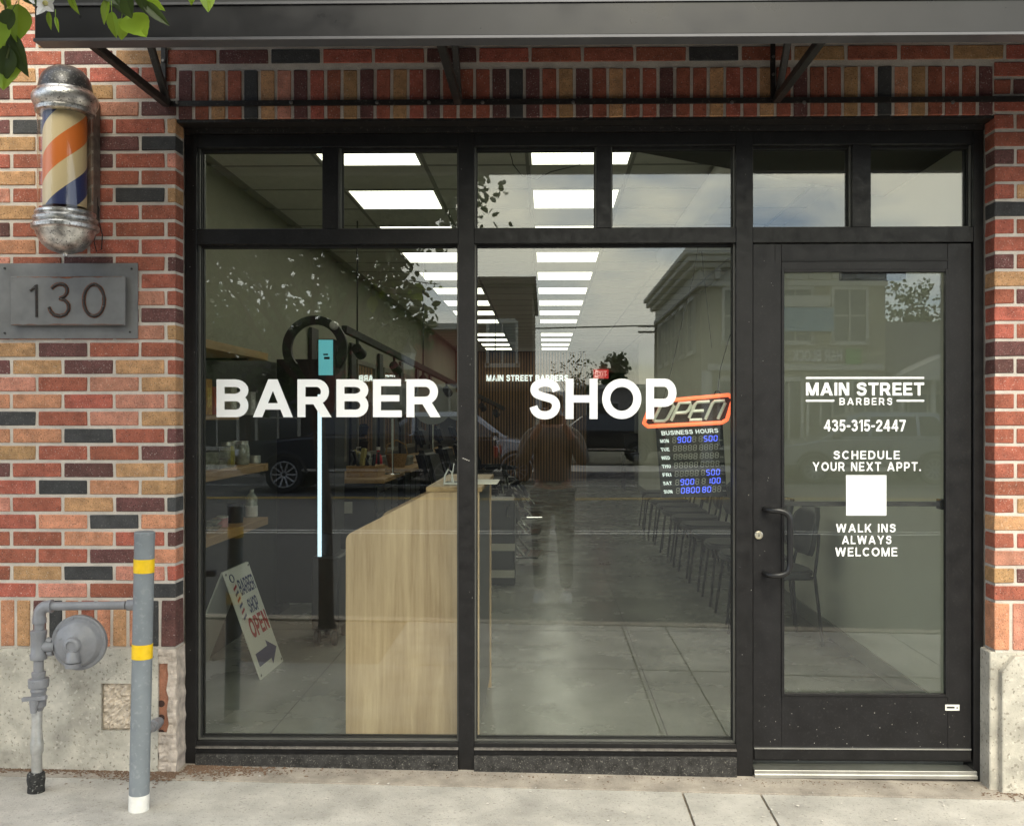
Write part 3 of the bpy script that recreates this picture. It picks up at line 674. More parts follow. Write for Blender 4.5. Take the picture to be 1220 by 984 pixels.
p, q = W(1126, 846, YD0), W(1143, 839, YD0); st_ = MB().box((p.x, YD0 - .0015, p.z), (q.x, YD0, q.z)).build('maker_sticker', M_white, door)
MB().box((p.x + .006, YD0 - .002, p.z + .009), (q.x - .02, YD0 - .0016, q.z - .008)).box((p.x + .045, YD0 - .002, p.z + .009), (q.x - .006, YD0 - .0016, q.z - .01)).build('sticker_print', M_dark, st_)
pb = MB().box((gx0 - .01, .085, fz(604.5)), (gx1 + .01, .115, fz(599.5))); pb.box((gx0 - .02, .058, fz(608)), (gx0 + .005, .12, fz(596))).box((gx1 - .005, .058, fz(608)), (gx1 + .02, .12, fz(596)))
pb.build('push_bar', M_dark, door, bevel=.002)
MB().box((fx(1008), .058, fz(332)), (fx(1086), .10, fz(322))).build('door_closer', M_dark, door, bevel=.003)
MB().box((V[2][1] + .004, -.012, fz(921)), (V[3][0] + .01, .07, fz(914))).box((V[2][1] + .004, -.018, fz(923)), (V[3][0] + .01, -.006, fz(918.5))).build('threshold', M_alum, bld, bevel=.002)
random.seed(17); fl = MB()
def fleck(px, py, y, w_, h_):
    c = W(px, py, y); n = 7; fl.add([(c.x + w_ * math.cos(t) * random.uniform(.6, 1.2), y - .0006, c.z + h_ * math.sin(t) * random.uniform(.6, 1.2)) for t in [6.283 * i / n for i in range(n)]], [tuple(range(n))])
for i in range(60): fleck(random.uniform(902, 1155), 905 - abs(random.gauss(0, 28)) if i % 3 else random.uniform(835, 885), YD0, random.uniform(.0008, .0022), random.uniform(.0008, .0022))
for i in range(10): fleck(random.uniform(903, 925), random.uniform(300, 880), YD0, .0012, .0014)
fl.build('paint_flecks', mat('fleck', (.42, .41, .38), .8), door, fix=False)['kind'] = 'stuff'
fl = MB()
for i in range(26): fleck(random.choice([random.uniform(548, 563), random.uniform(879, 895), random.uniform(224, 232)]), random.uniform(180, 880), YF0, random.uniform(.0008, .0018), random.uniform(.0008, .002))
for i in range(4): fleck(552 + 2.2 * i, 546 + .9 * i, YF0, .0042, .0018)
fl.build('paint_flecks', mat('fleck'), win, fix=False)['kind'] = 'stuff'

# ================================================================== AWNING
YA = YW - .75
azb, azt = W(600, 45, YA).z, W(600, 4, YA).z; axl = W(41, 45, YA).x; axr = 3.4
aw = thing('awning', 'dark metal awning with steel brackets over the shopfront', 'awning', (0, YW, azb))
MB().box((axl, YA, azb + .006), (axr, YA + .04, azt)).build('fascia', M_awn, aw, bevel=.003)
MB().box((axl - .002, YA - .006, azb - .004), (axr + .002, YA + .06, azb + .006)).build('fascia_lip', M_awnlip, aw, bevel=.001)
MB().box((axl - .003, YA - .006, azt), (axr + .003, YA + .05, azt + .008)).build('fascia_cap', M_awnlip, aw)
zr = azt + .52
MB().prism([(YA + .01, azt + .012), (YW, zr), (YW, zr + .02), (YA + .01, azt + .032)], axl, axr, 'X').build('roof_sheet', mat('roof_dark', (.018, .018, .019), .5), aw)
x = axl
while x < axr:
    MB().prism([(YA + .005, azt + .033), (YW - .002, zr + .021), (YW - .002, zr + .05), (YA + .005, azt + .062)], x, x + .025, 'X').build('roof_seam', M_roofm, aw); x += .30
zl = W(600, 122.5, YW).z
led = MB().box((W(196, 122, YW).x, YW - .012, zl - .0105), (axr, YW - .0025, zl + .0105)).build('wall_bar', M_steel, aw)
for px in (211, 347, 449, 511, 575, 683, 872, 958, 1135):
    c = W(px, 122.5, YW - .012); q = MB().lathe([(.0075, 0), (.0075, .003), (.0045, .004), (.0045, .008), (.002, .008)], (0, 0, 0), 10, 'Y'); q.v = [(c.x + x, c.y - y, c.z + z) for x, y, z in q.v]; q.build('bolt', M_bolt, led)
for px in (200, 546, 924, 1300):
    x = W(px, 122, YW).x; w = .03
    br = MB().obox((x, YW - .010, zl), (x, YA + .045, azb + .02), w, .028).build('bracket_arm', M_steel, aw, bevel=.003)
    MB().obox((x + .004, YW - .015, zl), (x + .004, YW - .52, zl + .50), .026, .024).build('bracket_strut', M_steel, aw, bevel=.003)
    MB().box((x - .022, YW - .016, zl), (x - .004, YW - .0022, zr)).build('bracket_post', M_steel, aw)
    for zz in (.10, .17):
        MB().lathe([(.006, -.006), (.006, 0)], (x - .013, YW - .016, zl + zz), 8, 'Y').build('bolt', M_bolt, aw)
    MB().obox((x + .016, YW, zr - .03), (x + .016, YA + .03, azt - .01), .03, .05).build('rafter', M_steel, aw)

# ================================================================== BARBER POLE
bc = W(79, 200, YW - .11); PYC = YW - .115; s = (PYC - CAMP.y) / FPX
def bz(py): return W(79, py, PYC).z
bx_ = W(78, 200, PYC).x
bp = thing('barber_pole', 'wall mounted barber pole with weathered silver caps and orange, cream and blue stripes', 'barber pole', (bx_, PYC, bz(305)))
def prof(pts): return [(r * s, bz(y)) for r, y in pts]
cx_ = (bx_, PYC, 0)
MB().lathe(prof([(31, 138), (33.5, 136.5), (34, 133), (32.5, 131), (35, 128), (37, 124), (37.5, 119), (36, 115), (33, 113), (32, 111.5), (31.5, 110), (30, 109)]), cx_, 40).build('upper_collar', M_chromeold, bp, smooth=True)
MB().lathe(prof([(30.6, 111), (30.4, 106), (29, 99), (26, 92), (21, 86), (14.5, 82), (7, 80), (.5, 79.5)]), cx_, 40).build('dome', M_domed, bp, smooth=True)
MB().lathe(prof([(1, 306), (3, 305.5), (3.5, 303), (10, 301.5), (19, 298), (26.5, 291.5), (31.5, 283), (33.5, 277), (34.5, 275.5), (37.5, 274), (38, 270), (36, 267.5), (34, 266.5), (36.2, 264.5), (36.5, 261.5), (34, 259), (33, 258), (34.2, 256.5), (34, 254), (31, 252.5)]), cx_, 40).build('lower_cap', M_chromeold, bp, smooth=True)
def stripe_mat():
    m = bpy.data.materials.new('pole_stripes'); m.use_nodes = True; nt = m.node_tree; L = nt.links.new; b = nt.nodes['Principled BSDF']; b.inputs['Roughness'].default_value = .35
    tc = nt.nodes.new('ShaderNodeTexCoord'); sp_ = nt.nodes.new('ShaderNodeSeparateXYZ'); L(tc.outputs['Object'], sp_.inputs[0])
    at = nt.nodes.new('ShaderNodeMath'); at.operation = 'ARCTAN2'; L(sp_.outputs[0], at.inputs[0])
    ng = nt.nodes.new('ShaderNodeMath'); ng.operation = 'MULTIPLY'; ng.inputs[1].default_value = -1; L(sp_.outputs[1], ng.inputs[0]); L(ng.outputs[0], at.inputs[1])
    # phase = z / pitch - angle / 2pi
    a = nt.nodes.new('ShaderNodeMath'); a.operation = 'DIVIDE'; a.inputs[1].default_value = 2 * math.pi; L(at.outputs[0], a.inputs[0])
    zz = nt.nodes.new('ShaderNodeMath'); zz.operation = 'DIVIDE'; zz.inputs[1].default_value = PITCHP; L(sp_.outputs[2], zz.inputs[0])
    sb = nt.nodes.new('ShaderNodeMath'); sb.operation = 'SUBTRACT'; L(zz.outputs[0], sb.inputs[0]); L(a.outputs[0], sb.inputs[1])
    fr = nt.nodes.new('ShaderNodeMath'); fr.operation = 'FRACT'; ph = nt.nodes.new('ShaderNodeMath'); ph.operation = 'ADD'; ph.inputs[1].default_value = PHASEP; L(sb.outputs[0], ph.inputs[0]); L(ph.outputs[0], fr.inputs[0])
    cr_ = nt.nodes.new('ShaderNodeValToRGB'); cr_.color_ramp.interpolation = 'CONSTANT'; els = cr_.color_ramp.elements
    els[0].position = 0; els[0].color = (.03, .045, .16, 1); els[1].position = .25; els[1].color = (.62, .53, .36, 1)
    e = els.new(.5); e.color = (.62, .17, .035, 1); e = els.new(.75); e.color = (.62, .53, .36, 1)
    L(fr.outputs[0], cr_.inputs[0]); L(cr_.outputs[0], b.inputs['Base Color']); return m
core_r = 24.5 * s; H_core = bz(124) - bz(248); zmid = bz(178)
PITCHP = 130 * s; PHASEP = .625 - (bz(188) - zmid) / PITCHP
kc = MB().lathe([(core_r, bz(248) - zmid), (core_r, bz(124) - zmid)], (0, 0, 0), 48).build('striped_core', stripe_mat(), bp, smooth=True)
kc.location = (bx_ - .002, PYC, zmid); 
gp = glass_mat('pole_glass', (.97, .94, .86), .05)
MB().lathe([(31 * s, bz(254)), (31 * s, bz(136))], cx_, 48).build('glass_cylinder', gp, bp, smooth=True)
MB().box((bx_ + 15 * s, PYC + .045, bz(258)), (bx_ + 27 * s, YW - .001, bz(112))).build('back_spine', mat('spine_metal', (.16, .14, .12), .5, metal=.4, mott=.4, mscale=40), bp, bevel=.006)
MB().box((bx_ - 20 * s, PYC + .03, bz(262)), (bx_ - 5 * s, YW - .001, bz(252))).build('wall_mount', M_steel, bp)
cz = [W(114, 225, YW - .02), W(116, 236, YW - .03), W(117, 262, YW - .03), W(122, 280, YW - .03), W(121, 297, YW - .03), W(115, 300, YW - .03), W(112, 288, YW - .03), W(116, 270, YW - .03), W(118, 250, YW - .025), W(115, 238, YW - .015), W(113, 228, YW - .002)]
MB().tube(cz, .0022, 6).build('cord', M_seal, bp, smooth=True)
c = W(114, 232, YW - .022); MB().lathe([(.007, -.016), (.009, -.01), (.009, .012), (.006, .016)], c, 10).build('cord_plug', M_seal, bp)

# ================================================================== HOUSE NUMBER PLAQUE
def wx(px, y=YW): return W(px, 350, y).x
def wz(py, y=YW): return W(80, py, y).z
pq = thing('number_plaque', 'weathered grey steel address plaque reading 130', 'plaque', (wx(60), YW, wz(404)))
MB().box((wx(-40), YW - .008, wz(404)), (wx(165), YW - .001, wz(314))).build('back_plate', M_plaque, pq, bevel=.002)
yq = YW - .032
MB().box((wx(12, yq), yq, wz(388, yq)), (wx(149, yq), YW - .0225, wz(329, yq))).build('front_plate', M_plaque, pq, bevel=.003)
for a in (25, 135):
    for b_ in (340, 378): MB().lathe([(.012, 0), (.012, .02)], (wx(a), YW - .0275, wz(b_)), 10, 'Y').build('spacer', M_steel, pq)
def rustline(px0_, px1_, pz_, amp):
    q = MB(); n = 40
    for i in range(n + 1):
        x = wx(px0_ + (px1_ - px0_) * i / n, yq); t = amp * (.15 + abs(mnoise.noise((i * .23, pz_, 0))) * 2.2 + .8 * math.exp(-((i / n - .47) / .13) ** 2))
        q.v += [(x, yq - .0006, wz(pz_, yq) - .002), (x, yq - .0006, wz(pz_, yq) - .002 - t)]
    for i in range(n): q.f.append((2 * i, 2 * i + 2, 2 * i + 3, 2 * i + 1))
    return q.build('rust_edge', M_rust, pq)
rustline(20, 145, 329.3, .0035); 
q_ = rustline(14, 148, 386.4, -.002)
nb_ = [('1', 35, 340, 45, 379), ('3', 58, 337, 84, 378), ('0', 99, 338, 125, 378)]
yn = yq - .002
def stroke(pts, w=.0052, nm='digit'):
    q = MB()
    P3 = [W(a, b_, yn) for a, b_ in pts]
    q.tube(P3, w, 8); return q
d1 = stroke([(36, 346.5), (40, 343.5), (43.2, 339.5), (43.2, 355), (43.5, 378)])
th3 = [(61.5, 344), (65, 340.5), (70, 338.5), (76, 339), (80, 343), (80, 349), (76.5, 353.5), (71, 356), (77, 357.5), (81.5, 362), (82, 369), (78, 375), (71, 377), (64.5, 375.5), (60, 370.5), (58.5, 366)]
dd = [(112 + 12.3 * math.cos(t), 358 + 19 * math.sin(t)) for t in [2 * math.pi * i / 22 for i in range(22)]]
halo = MB()
for nm, q in (('1', d1), ('3', stroke(th3)), ('0', MB().tube([W(a, b_, yn) for a, b_ in dd], .0052, 8, closed=True))): q.build('digit', M_numb, pq, smooth=True)
for pts in (th3, dd + dd[:1]):
    q = MB(); P3 = [W(a, b_, yq) for a, b_ in pts]; rs = [.008 + .003 * mnoise.noise((i * .7, 2, 1)) for i in range(len(P3))]
    for i in range(len(P3) - 1):
        d_ = (P3[i + 1] - P3[i]).normalized(); nn = Vector((-d_.z, 0, d_.x))
        q.add([P3[i] + nn * rs[i] + Vector((0, -.0005, 0)), P3[i] - nn * rs[i] + Vector((0, -.0005, 0)), P3[i + 1] - nn * rs[i + 1] + Vector((0, -.0005, 0)), P3[i + 1] + nn * rs[i + 1] + Vector((0, -.0005, 0))], [(0, 1, 2, 3)])
    q.build('rust_stain', M_rust, pq)
for a, b_ in ((7, 320), (158, 321), (7, 397), (156, 396)):
    MB().lathe([(.0045, -.003), (.0045, .0)], (wx(a), YW - .008, wz(b_)), 10, 'Y').build('screw', M_steel, pq)

# ================================================================== GAS REGULATOR AND PIPES
YP = YW - .235
def gp_(px, py, y=YP): return W(px, py, y)
g = thing('gas_riser', 'grey painted gas pipe with round regulator in front of the concrete plinth', 'gas pipe', gp_(43, 944))
k = (YP - CAMP.y) / FPX
def vpipe(name, m, px, prof_): 
    c = gp_(px, 800); return MB().lathe([(r * k, gp_(px, y).z) for r, y in prof_], (c.x, YP, 0), 18).build(name, m, g, smooth=True)
vpipe('tar_wrap', M_tar, 43, [(9, 950), (10, 944), (9.5, 935), (10.5, 928), (10, 921), (8, 919)])
vpipe('riser', M_galv, 44, [(6, 926), (6, 898), (7.3, 896), (7.6, 884), (6.6, 880), (6, 868), (6.2, 846), (5.6, 842)])
vpipe('valve_body', M_gas, 46, [(5, 846), (6, 843), (8.5, 841), (9, 830), (8, 826), (9.5, 822), (8, 818)])
c = gp_(46, 834); vh = MB(); vh.obox((c.x - .045, YP - .03, c.z + .012), (c.x + .045, YP - .03, c.z + .020), .018, .014); vh.tube([(c.x, YP, c.z), (c.x, YP - .035, c.z)], .016, 12); vh.tube([(c.x - .004, YP - .03, c.z + .01), (c.x - .002, YP - .034, c.z - .038)], [.016, .011], 10)
vh.build('valve_handle', M_gas, g, smooth=True)
vpipe('union_nut', M_gas, 46, [(7, 819), (11.5, 818), (12, 810), (11.5, 808), (7.5, 807), (8, 803), (8, 800), (6, 799)]); 
vpipe('nipple', M_gas, 46, [(5.8, 801), (5.8, 780)])
vpipe('tee_body', M_gas, 46, [(7, 786), (9.5, 785), (10, 779), (8.8, 777), (8.8, 757), (9.5, 755), (9.5, 751), (7, 750)])
vpipe('upper_nipple', M_gas, 47, [(5.8, 752), (5.8, 738)])
el = [gp_(47, 742), gp_(47, 737)] + smoothstep_arc(gp_(47, 734), gp_(47, 722.5), gp_(58, 722), 6) + [gp_(62, 722)]
MB().tube(el, [8 * k] * 2 + [7.2 * k] * 7 + [8.2 * k], 14).build('elbow', M_gas, g, smooth=True)
# horizontal pipe, then back into the wall behind the bollard
hp2 = [gp_(60, 722), gp_(110, 721.3), gp_(150, 720.7)]
MB().tube(hp2, 5.2 * k, 14).build('pipe', M_gas, g, smooth=True)
MB().tube([gp_(152, 720.7), gp_(161, 720.6)], 6.5 * k, 14).tube([gp_(161, 720.6), gp_(176, 720.4)], 5.4 * k, 12).build('coupling', M_gas, g, smooth=True)
# side branch and the round regulator
sb_ = MB().tube([gp_(50, 770), gp_(58, 770), gp_(66, 770)], [6 * k, 7 * k, 6 * k], 12).tube([gp_(56, 762), gp_(62, 764)], 4 * k, 8).tube([gp_(57, 778), gp_(63, 777)], 4 * k, 8)
sb_.build('branch_fitting', M_gas, g, smooth=True)
rc = gp_(94.5, 765); yr = YP
dsk = MB().lathe([(.080, .04), (.098, .014), (.104, .012), (.1045, -.006), (.101, -.009), (.091, -.009), (.088, -.012), (.084, -.026), (.076, -.034), (.060, -.038), (.040, -.046), (.032, -.050), (.030, -.066), (.026, -.070), (.018, -.071), (.017, -.066), (.012, -.066)], (rc.x, yr, rc.z), 44, 'Y')
dsk.v = [(x, y, z) for x, y, z in dsk.v]
ro = dsk.build('regulator', M_gas, g, smooth=True)
for i in range(8):
    t = 2 * math.pi * (i + .3) / 8; MB().lathe([(.005, -.012), (.005, .004)], (rc.x + .096 * math.cos(t), yr, rc.z + .096 * math.sin(t)), 8, 'Y').build('bolt', M_gas, ro)
MB().tube([(rc.x + .004, yr - .03, rc.z + .004), (rc.x + .001, yr - .05, rc.z - .03), (rc.x, yr - .05, rc.z - .062)], [.018, .024, .026], 14).tube([(rc.x, yr - .05, rc.z - .066), (rc.x, yr - .05, rc.z - .083)], [.029, .028], 14).build('vent_spout', M_gas, ro, smooth=True)
for t in (.6, 2.5):
    MB().obox((rc.x + .02 * math.cos(t), yr - .036, rc.z + .02 * math.sin(t)), (rc.x + .058 * math.cos(t), yr - .031, rc.z + .058 * math.sin(t)), .006, .012, (0, 1, 0)).build('rib', M_gas, ro)
MB().tube([gp_(66, 770), (rc.x - .06, yr + .02, rc.z - .01)], .02, 10).build('inlet', M_gas, ro, smooth=True)
# stub pipe coming out of the broken corner behind the bollard
stub = thing('pipe_stub', 'grey pipe stub entering the broken plinth corner behind the bollard', 'pipe', W(188, 862, YW))
MB().tube([W(193, 857, YW + .03), W(186, 862, YW - .04), W(177, 868, YW - .12), W(172, 873, YW - .16)], .0185, 12).build('pipe', M_gas, stub, smooth=True)
MB().tube([W(187, 861.3, YW - .03), W(182, 864.6, YW - .075)], .0235, 12).build('pipe_collar', M_gas, stub, smooth=True)

# ================================================================== BOLLARD
by = -.475; bb, bt = W(165.5, 964, by), W(172.5, 633, by); ax = (bt - bb); L_ = ax.length; axn = ax.normalized(); rb = .0355
bo = thing('bollard', 'slim grey steel bollard with two yellow reflective bands and white foot', 'bollard', bb)
def bseg(name, m, t0, t1, r, capd=False):
    a, b_ = bb + ax * t0, bb + ax * t1
    pts = [a, b_] if not capd else [a, b_ - axn * .004, b_]; rs = [r, r] if not capd else [r, r, r - .004]
    return MB().tube(pts, rs, 28).build(name, m, bo, smooth=True)
bseg('post', M_boll, .057, .985, rb); bseg('cap', M_boll, .972, 1.0, rb + .0012, True); bseg('white_foot', M_white, -.03, .0575, rb + .0006)
bseg('reflective_band', M_yel, .853, .902, rb + .0012); bseg('reflective_band', M_yel, .545, .597, rb + .0012)

# ================================================================== STREET TREE (its branch tips hang into the picture)
tree = thing('street_tree', 'flowering street tree in a mulch bed, its leafy branch tips hanging over the awning corner', 'tree', (-1.5, -2.62, gz(-1.5)))
random.seed(21)
T0 = Vector((-1.5, -2.62, gz(-1.5) - .05)); T1 = Vector((-1.58, -2.55, 1.75))
tr = MB().tube([T0, T0 + Vector((-.01, .01, .08)), (T0 + T1) / 2 + Vector((.03, .02, 0)), T1], [.075, .055, .047, .04], 10)
tips = []
def limb(p, d, r, ln, lev):
    pts = [p]; rs = [r]; n = 4
    for i in range(n):
        d = (d + Vector((random.uniform(-.25, .25), random.uniform(-.25, .25), random.uniform(-.05, .2)))).normalized()
        q = pts[-1] + d * ln / n
        if in_view(q, 40) : break
        pts.append(q); rs.append(r * (1 - .55 * (i + 1) / n))
    if len(pts) > 1: tr.tube(pts, rs, 5 if lev else 7)
    tips.append((pts[-1], d, lev)); tips.extend((q, d, lev) for q in pts[1:] if lev >= 1)
    if lev < 3:
        for i in range(4 if lev < 2 else 3):
            dd_ = (d + Vector((random.uniform(-1, 1), random.uniform(-1, 1), random.uniform(-.5, .6))) * .95).normalized()
            limb(pts[max(1, len(pts) - 1 - (i % 2))] if len(pts) > 1 else pts[-1], dd_, rs[-1] * .8, ln * .68, lev + 1)
for i in range(7):
    a = 2 * math.pi * i / 7 + .4; limb(T1 - Vector((0, 0, .1 * (i % 3))), Vector((math.cos(a) * .75, math.sin(a) * .75, .75)), .026, .85, 0)
tr.build('trunk', M_bark, tree, smooth=True)
LV = [(0, 0, 0), (.30, .20, .03), (.33, .5, .035), (.2, .8, .03), (0, 1, -.02), (-.2, .8, .03), (-.33, .5, .035), (-.30, .20, .03), (0, .3, -.02), (0, .65, -.02)]
LF = [(0, 1, 8), (1, 2, 9, 8), (2, 3, 9), (3, 4, 9), (0, 8, 7), (8, 9, 6, 7), (9, 5, 6), (9, 4, 5)]
def leaf_to(mb, p, d, up, s_, wv=1.0, curl=.0):
    d = Vector(d).normalized(); sd = d.cross(Vector(up)); sd = sd.normalized() if sd.length > .01 else d.orthogonal().normalized(); nn = sd.cross(d)
    mb.add([Vector(p) + sd * x * s_ * wv + d * y * s_ + nn * (z * s_ * 1.5 - curl * y * y * s_) for x, y, z in LV], LF)
fol = MB()
def rv(): return Vector((random.gauss(0, 1), random.gauss(0, 1), random.gauss(0, 1)))
for p, d_, lev in tips:
    for i in range(10 if lev >= 2 else 3):
        q = p + rv() * .13
        if in_view(q, 70): continue
        leaf_to(fol, q, d_ * .4 + rv() * .8 + Vector((0, 0, -.3)), rv(), random.uniform(.045, .085))
fo = fol.build('crown', M_leafd, tree, fix=False); fo['kind'] = 'stuff'
# twigs and leaves in the picture
TD = CAMP.y + 1.95
tw = MB()
for pts in ([(-90, -60), (-30, -25), (5, 0), (14, 45), (8, 70)], [(-30, -25), (30, -20), (48, 0), (52, 8)], [(40, -60), (120, -25), (150, -5), (158, 22)], [(120, -25), (200, -22), (246, -8)], [(-40, -20), (-10, 20), (-4, 50)]):
    tw.tube([W(a, b_, TD + .02 * math.sin(a)) for a, b_ in pts], [.004, .0035, .003, .0022, .0018][:len(pts)], 6)
tw.build('twig', mat('green_twig', (.09, .11, .03), .7), tree, smooth=True)
leaves = [  # base px, tip px, width factor, tone
    ((22, 5), (20, 51), 1.05, 0), ((2, -8), (14, 10), 1.0, 0), ((14, 40), (29, 92), .9, 1), ((0, 45), (4, 108), 1.2, 0), ((-6, 20), (-2, 60), 1.1, 0), ((30, -12), (42, 6), 1.0, 1),
    ((58, 14), (60, 36), .5, 0), ((66, 20), (70, 39), .35, 0), ((82, -6), (93, 17), .5, 0), ((133, 14), (138, 46), .9, 0), ((145, 22), (145, 48), 1.15, 0), ((128, -2), (124, 30), .6, 0),
    ((152, 18), (175, 46), 1.2, 0), ((170, 2), (203, 32), .5, 1), ((160, -8), (197, 14), .55, 0), ((138, -12), (150, 20), 1.0, 1), ((148, -6), (160, 24), .9, 1), ((246, -10), (248, 14), 1.0, 0), ((228, -14), (228, 7), .8, 0),
    ((10, 55), (-2, 100), 1.0, 1), ((15, 12), (0, 40), 1.0, 1), ((120, -16), (140, 4), 1.0, 1), ((165, -14), (172, 16), .9, 1), ((176, -10), (186, 8), .8, 0)]
def fine_leaf(mb, p, d, up, s_, wv, curl):
    d = Vector(d).normalized(); sd = d.cross(Vector(up)).normalized(); nn = sd.cross(d); n = 12; vs = []
    for i in range(n + 1):
        t = i / n; hw = .40 * math.sin(math.pi * t ** .78) ** .9 * (1 - .25 * t) + (.012 if i % 2 else 0); lift = .16 * hw
        c_ = Vector(p) + d * t * s_ - nn * curl * t * t * s_
        vs += [c_ - nn * .02 * s_, c_ + sd * hw * .5 * s_ * wv + nn * lift * .7 * s_, c_ + sd * hw * s_ * wv + nn * lift * s_, c_ - sd * hw * .5 * s_ * wv + nn * lift * .7 * s_, c_ - sd * hw * s_ * wv + nn * lift * s_]
    fs = []
    for i in range(n):
        a_, b2 = 5 * i, 5 * i + 5
        fs += [(a_, a_ + 1, b2 + 1, b2), (a_ + 1, a_ + 2, b2 + 2, b2 + 1), (a_ + 3, a_, b2, b2 + 3), (a_ + 4, a_ + 3, b2 + 3, b2 + 4)]
    mb.add(vs, fs)
for i, (a, b_, wf, tone) in enumerate(leaves):
    y_ = TD + random.uniform(-.05, .05); p, q = W(*a, y_), W(*b_, y_ - random.uniform(-.02, .02)); L1 = (q - p).length
    mb = MB(); up = Vector((random.uniform(-.6, .6), -1, random.uniform(-.3, .5)))
    fine_leaf(mb, p, q - p, up, L1, wf * .92, random.uniform(-.12, .2)); mb.tube([p, p - (q - p) * .3 + Vector((0, .004, .006))], .0009, 4)
    mb.build('leaf', M_leafd if tone else M_leaf, tree, smooth=True, fix=False)
bl = W(55, 5, TD - .03)
blo = MB()
for i in range(5):
    t = 2 * math.pi * i / 5 + .5; fine_leaf(blo, bl, Vector((math.cos(t), -.25, math.sin(t))), (0, -1, 0), .032, .8, -.15)
bo_ = blo.build('blossom', M_petal, tree, smooth=True, fix=False)
MB().lathe([(.001, -.007), (.005, -.005), (.0045, .0)], bl, 10, 'Y').build('blossom_eye', mat('stamen', (.55, .5, .2), .8), bo_)

# ================================================================== SHOP INTERIOR: setting
def dy(depth): return depth + CAMP.y
ZC = W(650, 498 - 1.5 / 10 * FPX, dy(10)).z
floor = MB().box((XW0 - .1, .10, -.2), (3.6, YB + 6, 0.0)).build('floor', M_floor); struct(floor)
for x in (-1.25, .55):
    MB().box((x - .003, .3, .0002), (x + .003, YB, .0008)).build('saw_cut', mat('saw_cut', (.05, .05, .05), .8), floor)
for y in (2.6, 5.6, 8.6, 11.6, 14.6):
    MB().box((XW0, y - .003, .0003), (XW1, y + .003, .0009)).build('saw_cut', mat('saw_cut'), floor)
YBK0 = dy(22.2)
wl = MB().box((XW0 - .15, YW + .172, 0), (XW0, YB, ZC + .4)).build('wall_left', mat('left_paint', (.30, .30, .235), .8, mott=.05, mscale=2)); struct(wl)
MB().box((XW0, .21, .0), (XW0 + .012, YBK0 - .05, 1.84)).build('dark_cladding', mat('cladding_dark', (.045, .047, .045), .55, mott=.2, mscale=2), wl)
wr_ = MB().box((XW1, YW + .172, 0), (XW1 + .12, YB - 2.2, ZC + .4)).build('wall_right', M_wallp); struct(wr_)
MB().box((XW1 - .012, .12, .0), (XW1, YB - 2.2, .10)).build('skirting', mat('skirting', (.30, .31, .27), .6), wr_)
wf = MB().box((XW0, .116, Z_HEAD), (XW1, .2, ZC + .4)).box((XW0, .116, 0), (XFL, .2, Z_HEAD)).build('wall_front', M_wallp); struct(wf)
YBK = dy(22.2)
wb = MB().box((XW0 - .15, YBK, 0), (.92, YBK + .12, ZC + .4)).box((.92, YBK, 2.45), (3.6, YBK + .12, ZC + .4)).box((2.0, YBK, 0), (3.6, YBK + .12, 2.449)).build('wall_back', M_walld); struct(wb)
sl = MB(); x = XW0 + .01
while x < .9: sl.box((x, YBK - .035, .02), (x + .036, YBK - .004, ZC - .02)); x += .064
so = sl.build('slats', wood_mat('walnut_slat', (.16, .085, .036), (.30, .175, .085)), wb); so['kind'] = 'stuff'
MB().box((XW0, YBK - .004, 0), (.9, YBK - .001, ZC)).build('slat_backing', M_dark, wb)
hall = MB().box((.8, YBK + 3.5, 0), (3.6, YBK + 3.6, ZC)).box((3.5, YB - 2.2, 0), (3.6, YBK + 3.5, ZC)).box((XW1, YB - 2.32, 0), (3.6, YB - 2.2, ZC)).build('wall_hall', M_walld); struct(hall)
ceil = MB().box((XW0 - .1, .2, ZC + .02), (3.6, YBK + 3.6, ZC + .2)).build('ceiling', M_walld); struct(ceil)
# ceiling grid and tiles: 2 ft module
GX0, GM = -1.325, .61
gxs = [GX0 + GM * i for i in range(-1, 7)]; LD0 = dy(5.27) - .012
gys = [LD0 + GM * j for j in range(-2, 30)]
tb = MB()
for x in gxs: tb.box((x - .012, .2, ZC - .002), (x + .012, YBK, ZC + .006))
for y in gys:
    if .2 < y < YBK: tb.box((XW0, y - .012, ZC - .0015), (XW1, y + .012, ZC + .0055))
tb.build('ceiling_grid', M_tbar, ceil)
tile_me = MB().box((-.292, -.292, 0), (.292, .292, .012)).mesh('ceiling_tile', M_tile)
lamp_me = MB().box((-.293, -.293, -.003), (.293, .293, .010)).mesh('light_panel', M_panel)
frame_me = MB().box((-.297, -.297, -.004), (-.28, .297, .011)).box((.28, -.297, -.004), (.297, .297, .011)).box((-.28, -.297, -.004), (.28, -.28, .011)).box((-.28, .28, -.004), (.28, .297, .011)).mesh('panel_frame', mat('panel_frame', (.7, .7, .66), .5))
ordn = ['first', 'second', 'third', 'fourth', 'fifth', 'sixth', 'seventh', 'eighth', 'ninth', 'tenth', 'eleventh', 'twelfth', 'thirteenth', 'fourteenth']
